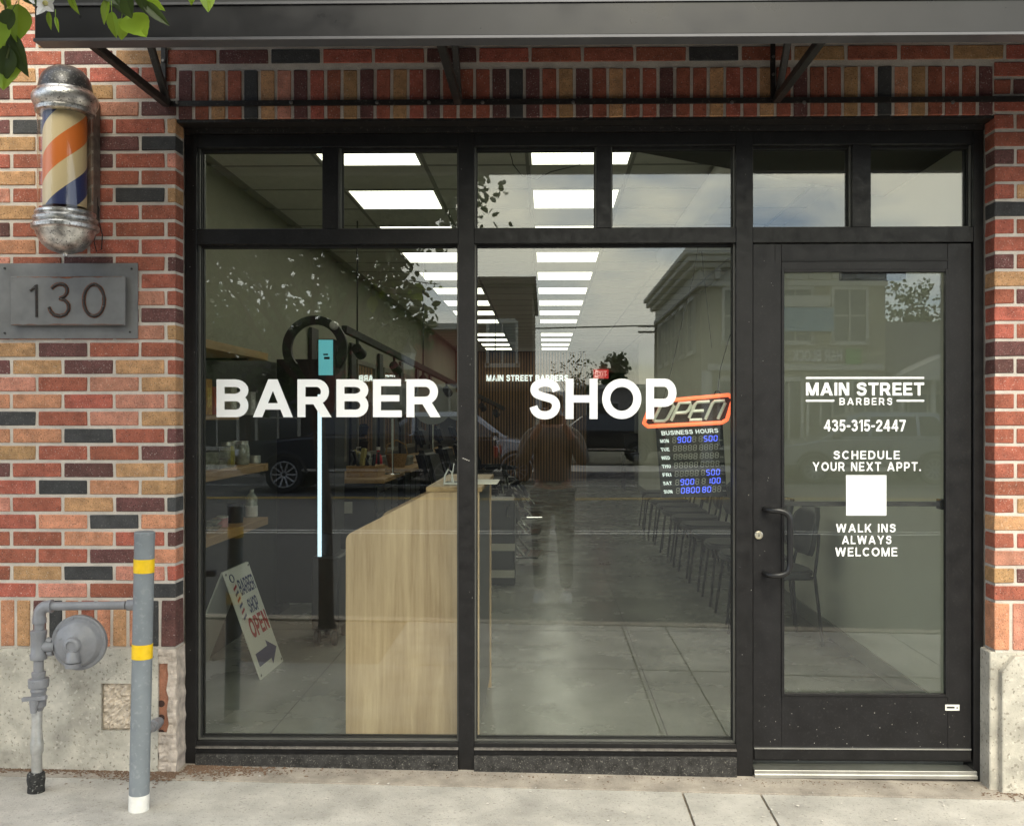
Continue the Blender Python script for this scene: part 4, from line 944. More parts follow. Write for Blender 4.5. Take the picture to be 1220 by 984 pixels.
for i in range(len(gxs) - 1):
    for j in range(len(gys) - 1):
        cxx, cyy = (gxs[i] + gxs[i + 1]) / 2, (gys[j] + gys[j + 1]) / 2
        if cyy < .25 or cyy > YBK - .1 or cxx > XW1 + .2 or cxx < XW0 - .1: continue
        jj = j - 2
        if i in (1, 3) and jj >= 0 and jj % 2 == 0 and jj // 2 != 9 and jj // 2 < 14:
            row = jj // 2
            o = link('ceiling_light', frame_me); o.location = (cxx, cyy, ZC)
            tag(o, '%s square ceiling light from the window in the %s row' % (ordn[row], 'left' if i == 1 else 'right'), 'ceiling light', 'lit square ceiling panels')
            pn = link('diffuser', lamp_me, o)
        else:
            o = link('ceiling_tile', tile_me, ceil); o.location = (cxx, cyy, ZC + .001)
            if cxx + .292 > XW1: o.scale = (.75, 1, 1); o.location.x -= .07
# dark dropped soffit over the door, diagonal edge
MB().prism([(.30, dy(4.45)), (1.858, dy(5.48)), (1.858, .201), (.0, .201)], 2.645, 2.66, 'Z').build('dropped_soffit', mat('soffit_dark', (.045, .045, .04), .7), ceil)
# exposed pale duct between soffit and ceiling
MB().tube([(1.05, .9, ZC - .09), (1.05, 4.6, ZC - .09)], .085, 14).build('duct', mat('duct_white', (.55, .55, .5), .6), ceil, smooth=True)

# ================================================================== RECEPTION DESK
YK = dy(4.30)
def kx(px): return W(px, 600, YK).x
def kz(py): return W(480, py, YK).z
desk = thing('reception_desk', 'light oak reception desk with a sloping side panel by the window', 'desk', (kx(490), YK, 0))
xl_, xr_, zl_, zh_ = kx(412), kx(571), kz(637), kz(586)
xs_ = kx(513)
pp = [(xl_, 0.0), (xr_, 0.0), (xr_, zh_), (xs_, zh_)] + [(p.x, p.z) for p in smoothstep_arc(Vector((xl_ + .03, 0, zl_ + .012)), Vector((xl_, 0, zl_)), Vector((xl_, 0, zl_ - .03)), 6)]
MB().prism(pp, YK, YK + .025, 'Y').build('side_panel', M_oak, desk)
MB().prism(pp, YK + .95, YK + .975, 'Y').build('side_panel', M_oak, desk)
MB().box((xs_ - .02, YK - .004, zh_ + .0005), (xr_ + .012, YK + .99, zh_ + .022)).build('counter_top', wood_mat('oak_counter', (.30, .20, .10), (.46, .33, .18), axis='Y'), desk, bevel=.003)
MB().box((xr_ - .03, YK + .026, .05), (xr_ - .008, YK + .949, zh_)).build('front_board', mat('desk_front', (.06, .065, .07), .3, mott=.1), desk)
MB().box((xl_ + .03, YK + .026, zl_ - .12), (xr_ - .031, YK + .949, zl_ - .095)).build('work_surface', M_oaky, desk)
# glass card holder and papers on the counter
ch_ = thing('card_holder', 'clear glass card holder standing on the oak reception counter', 'card holder', (kx(536), YK + .25, zh_ + .023))
MB().tube([W(529, 579, YK + .12), W(530, 567, YK + .12), W(534, 559, YK + .12), W(538, 562, YK + .12), W(540, 575, YK + .12), W(546, 578, YK + .12)], .004, 8).tube([W(537, 578, YK + .2), W(541, 552, YK + .2)], .003, 8).build('stand', mat('clear_acrylic', (.6, .62, .6), .1, spec=.8), ch_, smooth=True)
MB().box((kx(526), YK + .10, zh_ + .023), (kx(550), YK + .22, zh_ + .034)).build('base', mat('clear_acrylic'), ch_, bevel=.003)
pa = MB().box((kx(557), YK + .16, zh_ + .0232), (kx(590), YK + .46, zh_ + .027)).build('paper_stack', mat('paper', (.75, .74, .7), .8)); tag(pa, 'white paper stack on the right end of the oak counter', 'paper')

# cabinet with steel bands behind the desk
cbn = thing('charcoal_cabinet', 'charcoal cabinet with two brushed steel bands behind the reception desk', 'cabinet', (-.52, dy(8.5), 0))
yc = dy(8.45)
def qx(px): return W(px, 600, yc).x
def qz(py): return W(590, py, yc).z
MB().box((qx(520), yc, .0), (qx(613), yc + .42, qz(596))).build('body', mat('cabinet_grey', (.055, .062, .066), .3, mott=.15, mscale=3), cbn, bevel=.01)
for a, b_ in ((647.5, 656), (679, 688)): MB().box((qx(519), yc - .008, qz(b_)), (qx(613.4), yc - .001, qz(a))).build('steel_band', mat('brushed_steel', (.55, .54, .48), .3, metal=.7), cbn)
MB().tube([(qx(607), yc - .002, qz(603)), (qx(605), yc - .03, qz(601)), (qx(604), yc - .03, qz(614)), (qx(607), yc - .002, qz(615))], .008, 8).build('pull_handle', M_chrome, cbn, smooth=True)

# ================================================================== A-FRAME SIGN
bl_, br_ = Vector((-1.555, dy(5.38), 0)), Vector((-1.545, dy(5.80), 0))
tl_ = W(266, 682, dy(5.40)); tr_ = tl_ + (br_ - bl_)
sign = thing('a_frame_sign', 'white sandwich board reading barber shop open with a blue arrow, standing behind the left window', 'sign', (-1.6, dy(5.5), 0))
def slab4(a, b_, c, d_, th, name, m, parent):
    n_ = (b_ - a).cross(d_ - a).normalized() * th
    return MB().add([a, b_, c, d_, a - n_, b_ - n_, c - n_, d_ - n_], [(0, 1, 2, 3), (7, 6, 5, 4), (0, 4, 5, 1), (1, 5, 6, 2), (2, 6, 7, 3), (3, 7, 4, 0)]).build(name, m, parent)
M_sign = mat('sign_white', (.80, .82, .78), .4)
slab4(bl_, br_, tr_, tl_, .008, 'front_board', M_sign, sign)
b2l, b2r = Vector((-2.0, dy(5.36), 0)), Vector((-1.99, dy(5.78), 0))
slab4(b2r, b2l, tl_ - Vector((.012, 0, 0)), tr_ - Vector((.012, 0, 0)), .008, 'back_board', mat('sign_back', (.6, .63, .6), .5), sign)
su, sv = br_ - bl_, tl_ - bl_; sn = su.cross(sv).normalized() * .0015
M_sblue, M_sred = mat('sign_blue', (.035, .05, .16), .5), mat('sign_red', (.42, .02, .03), .5)
for t, u0, v0, u1, v1, mm, bo2 in (('BARBER', .34, .74, .95, .885, M_sblue, .02), ('SHOP', .44, .555, .82, .69, M_sblue, .02), ('OPEN', .22, .345, .95, .53, M_sred, .04)):
    text_quad('lettering', t, bl_ + su * u0 + sv * v0 + sn, su * (u1 - u0), sv * (v1 - v0), mm, sign, bold=bo2, thick=.0006)
def S2(u, v): return bl_ + su * u + sv * v + sn
ar = [(.10, .10), (.60, .10), (.60, .045), (.93, .16), (.60, .275), (.60, .22), (.10, .22)]
MB().add([S2(*p) for p in ar], [tuple(range(len(ar)))]).build('arrow', M_sblue, sign)
mp = MB().add([S2(*p) for p in ((.12, .5), (.28, .5), (.28, .9), (.12, .9))], [(0, 1, 2, 3)]).build('pole_print', mat('print_cream', (.75, .74, .7), .5), sign)
for i in range(6):
    v = .53 + i * .055; q = sn * .5
    MB().add([S2(*p) + q for p in ((.13, v), (.27, v + .03), (.27, v + .055), (.13, v + .025))], [(0, 1, 2, 3)]).build('stripe', M_sred if i % 2 else M_sblue, mp)
ov = [S2(.20 + .07 * math.cos(t), .92 + .035 * math.sin(t)) + sn * .3 for t in [2 * math.pi * i / 14 for i in range(14)]]
MB().tube(ov, .003, 5, closed=True).build('pole_knob_print', M_sblue, mp)
for u, v in ((.05, .97), (.95, .97), (.05, .03), (.95, .03)): MB().lathe([(.008, -.001), (.008, .001)], S2(u, v), 8, 'X').build('grommet', M_dark, sign)

# ================================================================== WALL SHELVES AND WHAT STANDS ON THEM
XS = -1.70
def sz(px, py):
    dpt = XS * FPX / (px - 650.0); return 1.43 - (py - 498) * dpt / FPX
Z1, Z2, Z3 = sz(319, 421), sz(318, 552), sz(317, 616.5)
YS1 = dy(XS * FPX / (318 - 650.0))
SH = []
for zz, nm in ((Z1, 'upper oak wall shelf above the jars on the left wall'), (Z2, 'middle oak wall shelf carrying glass jars on the left wall'), (Z3, 'lower oak wall shelf carrying a black tub on the left wall')):
    o = thing('wall_shelf', nm, 'shelf', (XW0, .6, zz), 'oak shelves on the left wall')
    MB().box((XW0, .28, zz - .045), (XS, YS1, zz)).build('board', M_oaky, o, bevel=.002)
    for y in (.5, YS1 - .3): MB().box((XW0, y, zz - .12), (XW0 + .012, y + .03, zz - .046)).box((XW0, y, zz - .058), (XS - .04, y + .03, zz - .046)).build('bracket', M_dark, o)
def jar(name, label, cat, x, y, z, prof_, m, lidm=None, lidp=None, group=None):
    o = thing(name, label, cat, (x, y, z), group); MB().lathe([(r, h) for r, h in prof_], (x, y, z), 16).build('body', m, o, smooth=True)
    if lidp: MB().lathe(lidp, (x, y, z), 16).build('lid', lidm, o, smooth=True)
    return o
M_jarg = mat('jar_olive', (.28, .26, .06), .15, spec=.8, mott=.4, mscale=30); M_jarc = mat('jar_clear', (.34, .36, .30), .12, spec=.8, mott=.4, mscale=30); M_lid = mat('jar_lid', (.62, .62, .55), .3, metal=.6)
def sp_at(px, x): return dy(x * FPX / (px - 650.0))
XJ = -1.80
JP = [(.035, 0), (.042, .01), (.042, .10), (.032, .12)]; JL = [(.034, .12), (.034, .14), (.0, .141)]
jar('jar', 'olive green filled glass jar on the middle shelf', 'jar', XJ, sp_at(269, XJ), Z2, JP, M_jarg, M_lid, JL)
jar('jar', 'clear glass jar with silver lid left of the short tin on the middle shelf', 'jar', XJ, sp_at(287, XJ), Z2, JP, M_jarc, M_lid, JL)
jar('jar', 'clear glass jar between the olive jar and the other clear jar', 'jar', XJ - .08, sp_at(277, XJ - .08), Z2, JP, M_jarc, M_lid, JL)
jar('tin', 'short pale tin at the right end of the middle shelf jars', 'tin', XJ, sp_at(302, XJ), Z2, [(.035, 0), (.035, .045)], M_lid)
wb_ = thing('wire_basket', 'small wire basket at the window end of the middle shelf', 'basket', (XJ, sp_at(252, XJ), Z2))
q = MB(); yb0 = sp_at(246, XJ); yb1 = sp_at(259, XJ)
for i in range(9):
    y = yb0 + (yb1 - yb0) * i / 8; q.tube([(XJ + .06, y, Z2), (XJ + .06, y, Z2 + .12)], .002, 4)
for zz in (.004, .06, .12): q.tube([(XJ + .06, yb0, Z2 + zz), (XJ + .06, yb1, Z2 + zz)], .0028, 5)
q.build('wire_side', M_chrome, wb_)
MB().box((XJ - .04, yb0 + .01, Z2 + .004), (XJ + .05, yb1 - .01, Z2 + .09)).build('packets', mat('packets', (.3, .33, .28), .5, mott=.5, mscale=40), wb_)
jar('black_tub', 'black lidded tub standing on the lower shelf', 'tub', XJ, sp_at(278, XJ), Z3, [(.045, 0), (.045, .085)], M_dark, mat('tub_lid', (.015, .015, .015), .3), [(.047, .085), (.047, .115), (0, .116)])
bt_ = jar('bottle', 'clear bottle with white label at the right end of the lower shelf', 'bottle', XJ, sp_at(298, XJ), Z3, [(.036, 0), (.036, .12), (.014, .15), (.014, .17)], M_jarc)
MB().lathe([(.0365, .005), (.0365, .07)], (XJ, sp_at(298, XJ), Z3), 16).build('label', M_white, bt_)
jar('pink_jar', 'small pink jar left of the black tub on the lower shelf', 'jar', XJ, sp_at(263, XJ), Z3, [(.03, 0), (.03, .05)], mat('pink_wax', (.5, .25, .25), .3), M_lid, [(.031, .05), (.031, .06), (0, .061)])
dsh = thing('glass_dish', 'stack of clear glass dishes at the window end of the lower shelf', 'dish', (XJ, sp_at(249, XJ), Z3))
for zz in (0, .03): MB().lathe([(.03, zz + .001), (.06, zz + .025), (.062, zz + .027)], (XJ, sp_at(249, XJ), Z3), 16).build('dish', M_jarc, dsh, smooth=True)
# colourful boxed stock behind the letters
for i, (px, c, h, lab) in enumerate(((247, (.55, .30, .08), .20, 'orange and yellow boxed stock on the wall by the window'), (256, (.45, .10, .06), .16, 'red boxed stock beside the orange box near the window'), (277, (.5, .48, .38), .17, 'cream box behind the letter B on the left wall'), (300, (.42, .42, .4), .15, 'pale grey box behind the letter A on the left wall'))):
    y = sp_at(px, -1.9); z = sz(300, 494)
    o = thing('stock_box', lab, 'box', (-1.95, y, z)); MB().box((-2.01, y - .05, z), (-1.9, y + .05, z + h)).build('carton', mat('stock_%d' % i, c, .6, mott=.3, mscale=25), o); MB().box((-1.9005, y - .03, z + .04), (-1.898, y + .03, z + h - .05)).build('print', mat('stockp_%d' % i, tuple(min(.8, x * 1.6) for x in c), .6, mott=.5, mscale=60), o)
o = thing('wall_ledge', 'thin pale ledge under the boxed stock on the left wall', 'ledge', (XW0, 1.2, sz(300, 498))); MB().box((XW0, .4, sz(300, 496) - .02), (-1.88, YS1, sz(300, 494) - .002)).build('board', M_oaky, o)

# ================================================================== RING LIGHT KIOSK
xk, yk = -1.37, dy(6.2)
ks = thing('photo_kiosk', 'tall black kiosk on casters with a lit teal screen, white light strip and ring lamp', 'kiosk', (xk, yk, 0))
def Kp(px, py, y=yk): return W(px, py, y)
a, b_ = Kp(378, 765), Kp(399, 404)
MB().box((a.x, yk, .70), (b_.x, yk + .30, b_.z)).build('column', M_dark, ks, bevel=.006)
MB().box((a.x - .03, yk - .03, .10), (b_.x + .03, yk + .36, .56)).build('base_cabinet', mat('kiosk_base', (.03, .03, .032), .4, mott=.2), ks, bevel=.01)
MB().box((a.x + .02, yk + .02, .55), (b_.x - .02, yk + .28, .705)).build('neck', M_dark, ks)
p0, p1 = Kp(379.5, 447, yk - .006), Kp(396.5, 405, yk - .006)
sc = MB().box((p0.x, yk - .006, p0.z), (p1.x, yk - .0008, p1.z)).build('screen', mat('screen_teal', (.1, .4, .42), .3, emit=(.14, .50, .56), estr=.6), ks)
MB().box((p0.x + .035, yk - .0075, p0.z + .10), (p1.x - .02, yk - .0062, p0.z + .115)).box((p0.x + .03, yk - .0075, p0.z + .125), (p1.x - .03, yk - .0062, p0.z + .135)).build('screen_text', M_dark, sc)
p0, p1 = Kp(378.5, 664, yk - .01), Kp(382.8, 470, yk - .01)
MB().box((p0.x, yk - .012, p0.z), (p1.x, yk - .0012, p1.z)).build('light_strip', mat('led_strip', (.8, .85, .9), .4, emit=(.62, .85, 1.0), estr=1.15), ks)
rcx, rcz = Kp(372, 414).x, Kp(372, 414).z; rr_ = 34 * (yk - CAMP.y) / FPX
rg = MB(); n = 40
for i in range(n + 1):
    t = R(-40) + R(260) * i / n; 
    for rad in (rr_ - .028, rr_ + .028):
        for yy in (yk + .06, yk + .10): rg.v.append((rcx + rad * math.cos(t), yy, rcz + rad * math.sin(t)))
for i in range(n):
    o_ = i * 4
    for a_, b2 in ((0, 1), (1, 3), (3, 2), (2, 0)): rg.f.append((o_ + a_, o_ + b2, o_ + 4 + b2, o_ + 4 + a_))
rg.build('ring_lamp', M_dark, ks, smooth=True)
c = Kp(398, 388, yk + .05); MB().lathe([(.001, -.04), (.02, -.035), (.028, -.02), (.03, 0), (.02, .02)], c, 14, 'Y').build('globe_bulb', mat('bulb_glass', (.6, .6, .58), .1, spec=.9), ks, smooth=True)
for xx in (a.x, b_.x):
    for yy in (yk, yk + .3): MB().lathe([(.045, -.014), (.05, -.01), (.05, .01), (.045, .014)], (xx, yy, .05), 14, 'X').tube([(xx, yy, .05), (xx, yy, .105)], .012, 8).build('caster', M_dark, ks, smooth=True)

yq2 = dy(7.3)
scr = thing('partition_screen', 'black free standing partition behind the kiosk', 'partition', (-1.75, yq2, 0))
MB().box((-1.995, yq2, .06), (W(404, 500, yq2).x, yq2 + .04, W(330, 428, yq2).z)).build('panel', mat('partition_black', (.014, .014, .015), .45), scr, bevel=.003)
MB().box((-1.98, yq2 - .12, 0), (-1.94, yq2 + .16, .06)).box((-1.62, yq2 - .12, 0), (-1.58, yq2 + .16, .06)).build('foot', M_dark, scr)
# ================================================================== TRACK LIGHT RAIL
tk = thing('track_light_rail', 'black track rail with spot heads running along the left wall', 'track light', (-1.55, 6, 1.9))
ta, tb_ = W(410, 392, dy(7.2)), W(600, 487, dy(14.5))
MB().obox(ta, tb_, .04, .05).build('rail', M_dark, tk)
for i in range(7):
    t = (i + .3) / 7; p = ta.lerp(tb_, t)
    MB().tube([p, p + Vector((0, 0, -.09))], .012, 8).tube([p + Vector((0, -.04, -.10)), p + Vector((.02, .06, -.14))], [.04, .045], 12).build('spot_head', M_dark, tk, smooth=True)
    if i % 2 == 0: MB().tube([p, (p.x, p.y, ZC)], .006, 6).build('hanger', M_dark, tk)

# ================================================================== BARBER STATIONS along the left wall
random.seed(4)
st = thing('barber_station', 'x', 'station', (0, 0, 0), 'barber stations along the left wall', world=False)
MB().box((0, 0, .06), (.52, 1.25, .86)).build('cabinet', mat('station_dark', (.028, .03, .034), .35, mott=.15), st, bevel=.004)
MB().box((-.002, -.03, .861), (.60, 1.28, .90)).build('worktop', M_oaky, st, bevel=.003)
for j in range(3):
    for i in range(3):
        y0, z0 = .03 + j * .41, .10 + i * .25
        dr = MB().box((.521, y0, z0), (.535, y0 + .38, z0 + .235)).build('drawer', mat('drawer_dark', (.045, .05, .055), .35), st, bevel=.003)
        MB().box((.5355, y0 + .06, z0 + .17), (.552, y0 + .32, z0 + .182)).build('drawer_pull', M_chrome, dr)
MB().box((.1, -.016, .60), (.32, -.0005, .70)).build('name_plate', mat('plate', (.45, .45, .4), .5), st)
mf = MB().box((.0, .06, 1.0), (.03, .11, 2.05)).box((.0, 1.14, 1.0), (.03, 1.19, 2.05)).box((.0, .11, 2.0), (.03, 1.14, 2.05)).box((.0, .11, 1.0), (.03, 1.14, 1.05)).build('mirror_frame', mat('frame_grey', (.16, .15, .12), .5), st)
MB().box((.002, .11, 1.05), (.012, 1.14, 2.0)).build('mirror', mat('mirror_glass', (.75, .77, .75), .02, metal=1), mf)
MB().box((.0, -.25, .9), (.025, .0, 2.2)).build('divider', mat('divider_dark', (.02, .02, .022), .5), st)
SY = [dy(8.6) + 1.72 * i for i in range(6)]
SL = ['barber station nearest the window, carrying a tool caddy', 'second barber station from the window, carrying a woven basket', 'third barber station from the window', 'fourth barber station from the window', 'fifth barber station from the window', 'barber station farthest from the window beside the slat wall']
protos = [st]
for i, y in enumerate(SY[1:]): place(st, (XW0 + .014, y, 0), 0, SL[i + 1])
st.location = (XW0 + .014, SY[0], 0); st['label'] = SL[0]
def prop(name, label, cat, x, y, prof_, c, n=12, rough=.4):
    o = thing(name, label, cat, (x, y, .9)); MB().lathe(prof_, (x, y, .9005), n).build('body', mat('prop_' + name + str(len(MATS)), c, rough), o, smooth=True); return o
yy = SY[0]
o = prop('spray_bottle', 'red bottle on the first station worktop', 'bottle', -1.62, yy + .95, [(.04, 0), (.04, .14), (.03, .17), (.014, .19), (.014, .22)], (.45, .03, .04)); MB().lathe([(.02, .22), (.02, .25)], (-1.62, yy + .95, .9), 10).build('cap', M_white, o)
o = prop('pump_bottle', 'teal pump bottle at the back of the first station worktop', 'bottle', -1.80, yy + .8, [(.04, 0), (.04, .17), (.015, .20)], (.02, .14, .18)); MB().tube([(-1.8, yy + .8, 1.1), (-1.8, yy + .8, 1.15), (-1.76, yy + .8, 1.15)], .006, 6).build('pump', M_white, o)
o = prop('brush_cup', 'black cup of brushes at the window end of the first station', 'cup', -1.86, yy + .06, [(.055, 0), (.06, .20)], (.012, .012, .012)); 
for i in range(6): MB().tube([(-1.86 + random.uniform(-.03, .03), yy + .06 + random.uniform(-.03, .03), 1.05), (-1.86 + random.uniform(-.07, .07), yy + .06 + random.uniform(-.06, .06), 1.22)], .006, 5).build('brush', mat('brush_%d' % (i % 3), [(.3, .3, .3), (.2, .1, .05), (.03, .03, .03)][i % 3], .5), o)
o = thing('tool_caddy', 'wooden caddy crowded with clippers and combs on the first station', 'caddy', (-1.66, yy + .45, .9)); MB().box((-1.78, yy + .2, .9005), (-1.50, yy + .62, 1.0)).build('box', M_oaky, o)
for i in range(16):
    p = Vector((random.uniform(-1.76, -1.52), yy + random.uniform(.24, .6), 1.0)); MB().obox(p, p + Vector((random.uniform(-.04, .04), random.uniform(-.05, .05), random.uniform(.05, .16))), random.uniform(.02, .05), random.uniform(.02, .04)).build('clipper', mat('tool_%d' % (i % 4), [(.015, .015, .015), (.4, .42, .38), (.03, .03, .03), (.35, .3, .1)][i % 4], .4), o, bevel=.004)
yy = SY[1]
o = thing('woven_basket', 'tan woven basket on the second station worktop', 'basket', (-1.62, yy + .4, .9)); MB().lathe([(.09, .9005), (.12, 1.04), (.112, 1.04), (.08, .92)], (-1.62, yy + .4, 0), 14).build('bowl', mat('wicker', (.32, .2, .08), .8, mott=.4, mscale=60, bump=.8, bscale=100), o, smooth=True); MB().tube([(-1.74, yy + .4, 1.03), (-1.72, yy + .4, 1.14), (-1.62, yy + .4, 1.19), (-1.52, yy + .4, 1.14), (-1.50, yy + .4, 1.03)], .008, 6).build('hoop_handle', mat('wicker'), o, smooth=True)
o = thing('towel_pile', 'folded grey towels on the second station worktop', 'towels', (-1.7, yy + .9, .9))
for i in range(3): MB().box((-1.86, yy + .75, .9005 + i * .035), (-1.52, yy + 1.1, .933 + i * .035)).build('towel', mat('towel', (.35, .36, .32), .95, bump=.5), o, bevel=.012, seg=2)
# round mirrors standing at the stations
for i, (px, py, r, dpt) in enumerate(((467, 474, 25, 9.3), (515, 482, 24, 10.9), (546, 484, 17, 12.4))):
    c = W(px, py, dy(dpt)); rad = r * dpt / FPX
    o = thing('round_mirror', ['round grey rimmed mirror nearest the window', 'middle round grey rimmed mirror on the stations', 'round grey rimmed mirror farthest from the window'][i], 'mirror', (c.x, c.y, .9), 'round mirrors on the stations')
    MB().lathe([(rad * .64, -.012), (rad, -.012), (rad, .012), (rad * .64, .012)], c, 32, 'Y').build('rim', mat('rim_grey', (.30, .31, .29), .4), o, smooth=True)
    MB().lathe([(rad * .63, -.004), (rad * .63, .004)], c, 32, 'Y').build('glass', MATS['mirror_glass'], o)
    MB().tube([(c.x, c.y + .02, .905), (c.x, c.y + .02, c.z - rad * .8)], .012, 8).build('stem', M_chrome, o); MB().lathe([(.08, .9005), (.075, .912)], (c.x, c.y + .02, 0), 16).build('foot', M_chrome, o)

# ================================================================== BARBER CHAIRS
bcz = thing('barber_chair', 'x', 'chair', (0, 0, 0), 'barber chairs along the aisle', world=False)
MB().lathe([(.30, 0), (.30, .012), (.24, .03), (.08, .05), (.06, .09)], (0, 0, 0), 28).build('base', M_chrome, bcz, smooth=True)
MB().lathe([(.055, .06), (.055, .34), (.10, .38)], (0, 0, 0), 18).build('column', M_chrome, bcz, smooth=True)
MB().box((-.26, -.27, .40), (.28, .27, .54)).build('seat', M_leather, bcz, bevel=.04, seg=3)
q = MB().box((-.07, -.25, 0), (.07, .25, .62)); q.v = [(x - .30 - z * .28, y, z + .50) for x, y, z in q.v]; q.build('backrest', M_leather, bcz, bevel=.045, seg=3)
q = MB().box((-.05, -.13, 0), (.05, .13, .20)); q.v = [(x - .49 - z * .28, y, z + 1.14) for x, y, z in q.v]; q.build('headrest', M_leather, bcz, bevel=.035, seg=3)
for s_ in (-1, 1):
    MB().box((-.28, s_ * .31 - .035, .66), (.22, s_ * .31 + .035, .72)).build('armrest', M_leather, bcz, bevel=.02, seg=2)
    MB().tube([(.18, s_ * .31, .66), (.20, s_ * .31, .50), (.05, s_ * .29, .42)], .016, 8).tube([(-.26, s_ * .31, .66), (-.26, s_ * .29, .44)], .016, 8).build('arm_support', M_chrome, bcz, smooth=True)
    MB().tube([(.25, s_ * .20, .42), (.42, s_ * .20, .24), (.52, s_ * .20, .13)], .014, 8).build('footrest_bar', M_chrome, bcz, smooth=True)
q = MB().box((-.03, -.24, -.09), (.03, .24, .09)); q.v = [(x + .36 - z * .4, y, z + .34) for x, y, z in q.v]; q.build('leg_pad', M_leather, bcz, bevel=.015)
MB().box((.44, -.25, .105), (.66, .25, .13)).build('footplate', M_chrome, bcz, bevel=.008)
BCY = [dy(9.6) + 1.8 * i for i in range(4)]
BL = ['black barber chair nearest the window, behind the charcoal cabinet', 'second black barber chair from the window', 'third black barber chair from the window', 'black barber chair nearest the slat wall']
for i in (1, 2, 3): place(bcz, (-.72, BCY[i], 0), R(-12 + 9 * i), BL[i])
bcz.location = (-.70, BCY[0], 0); bcz.rotation_euler.z = R(-6); bcz['label'] = BL[0]
# ================================================================== WAITING CHAIRS along the right wall
M_chairleg = mat('chair_leg', (.03, .03, .032), .4, metal=.3); M_seat = mat('seat_vinyl', (.075, .08, .085), .42, mott=.1)
wc = thing('waiting_chair', 'x', 'chair', (0, 0, 0), 'chairs along the right wall', world=False)
sp2 = [(.23 * math.copysign(abs(math.cos(t)) ** .6, math.cos(t)), .23 * math.copysign(abs(math.sin(t)) ** .6, math.sin(t))) for t in [2 * math.pi * i / 24 for i in range(24)]]
MB().prism(sp2, .425, .475, 'Z').build('seat', M_seat, wc, bevel=.015, seg=2, smooth=True)
q = MB(); n = 12
for i in range(n + 1):
    t = -1 + 2 * i / n
    for k_ in range(7):
        u = k_ / 6; hw = .20 * (1 - .55 * abs(2 * u - 1) ** 3.2); q.v.append((.225 + .05 * u - .045 * (t * hw / .2) ** 2 , t * hw, .55 + .31 * u))
for i in range(n):
    for k_ in range(6): q.f.append((i * 7 + k_, (i + 1) * 7 + k_, (i + 1) * 7 + k_ + 1, i * 7 + k_ + 1))
bk = q.build('backrest', M_seat, wc, smooth=True)
md = bk.modifiers.new('thick', 'SOLIDIFY'); md.thickness = .03; md.offset = 0
for sx_, sy_ in ((-1, -1), (-1, 1)): MB().tube([(sx_ * .17, sy_ * .17, .43), (sx_ * .22, sy_ * .21, 0)], .0105, 8).build('leg', M_chairleg, wc, smooth=True)
for sy_ in (-1, 1): MB().tube([(.25, sy_ * .21, 0), (.21, sy_ * .18, .44), (.235, sy_ * .165, .58), (.25, sy_ * .155, .70)], .0105, 8).build('leg', M_chairleg, wc, smooth=True)
MB().tube([(-.17, -.17, .42), (.20, -.17, .42), (.20, .17, .42), (-.17, .17, .42)], .010, 8, closed=True).build('seat_frame', M_chairleg, wc, smooth=True)
WL = ['black waiting chair seen through the door, nearest the window'] + ['%s black waiting chair from the window along the right wall' % w for w in ordn[1:10]] + ['black waiting chair at the far end of the right wall row']
for i in range(1, 11): place(wc, (1.46 + random.uniform(-.012, .012), dy(6.42) + .655 * i, 0), R(random.uniform(-5, 5)), WL[i])
wc.location = (1.46, dy(6.40), 0); wc.rotation_euler.z = R(8); wc['label'] = WL[0]
# far side table with a black monitor, exit sign, wall sign
o = thing('side_table', 'black side table far inside the shop by the hall', 'table', (1.6, dy(20), 0))
p = W(757, 520, dy(20)); MB().box((1.55, dy(19.7), .70), (2.3, dy(20.3), .73)).build('top', M_dark, o)
for xx in (1.57, 2.27):
    for y_ in (dy(19.73), dy(20.27)): MB().box((xx - .02, y_ - .02, 0), (xx + .02, y_ + .02, .70)).build('leg', M_dark, o)
o = thing('monitor', 'black monitor on the far side table', 'monitor', (1.8, dy(20), .73)); MB().box((1.58, dy(19.95), .80), (2.1, dy(20.0), 1.12)).build('panel', M_dark, o, bevel=.006); MB().box((1.78, dy(19.9), .731), (1.92, dy(20.1), .745)).box((1.83, dy(20.005), .745), (1.87, dy(20.02), .9)).build('stand', M_dark, o)
o = thing('exit_sign', 'small red exit sign at the back of the shop', 'sign', W(716, 450, YBK - .05)); p, q2 = W(707, 451, YBK - .05), W(725, 440, YBK - .05)
MB().box((p.x, YBK - .05, p.z), (q2.x, YBK - .002, q2.z)).build('box', mat('exit_red', (.4, .03, .03), .5, emit=(.8, .06, .06), estr=.5), o)
text_quad('lettering', 'EXIT', (p.x + .04, YBK - .0515, p.z + .035), (q2.x - p.x - .08, 0, 0), (0, 0, q2.z - p.z - .07), mat('exit_text', (.8, .3, .28), .5, emit=(1, .45, .4), estr=.6), o, bold=.03)
o = thing('wall_sign', 'white raised letters reading main street barbers on the slat wall', 'sign', W(628, 450, YBK - .04))
p, q2 = W(579.5, 454.3, YBK - .06), W(677, 446.6, YBK - .06)
text_quad('lettering', 'MAIN STREET BARBERS', p, (q2.x - p.x, 0, 0), (0, 0, q2.z - p.z), mat('lit_letter', (.85, .86, .85), .4, emit=(.9, 1, .98), estr=.8), o, bold=.05, thick=.02)

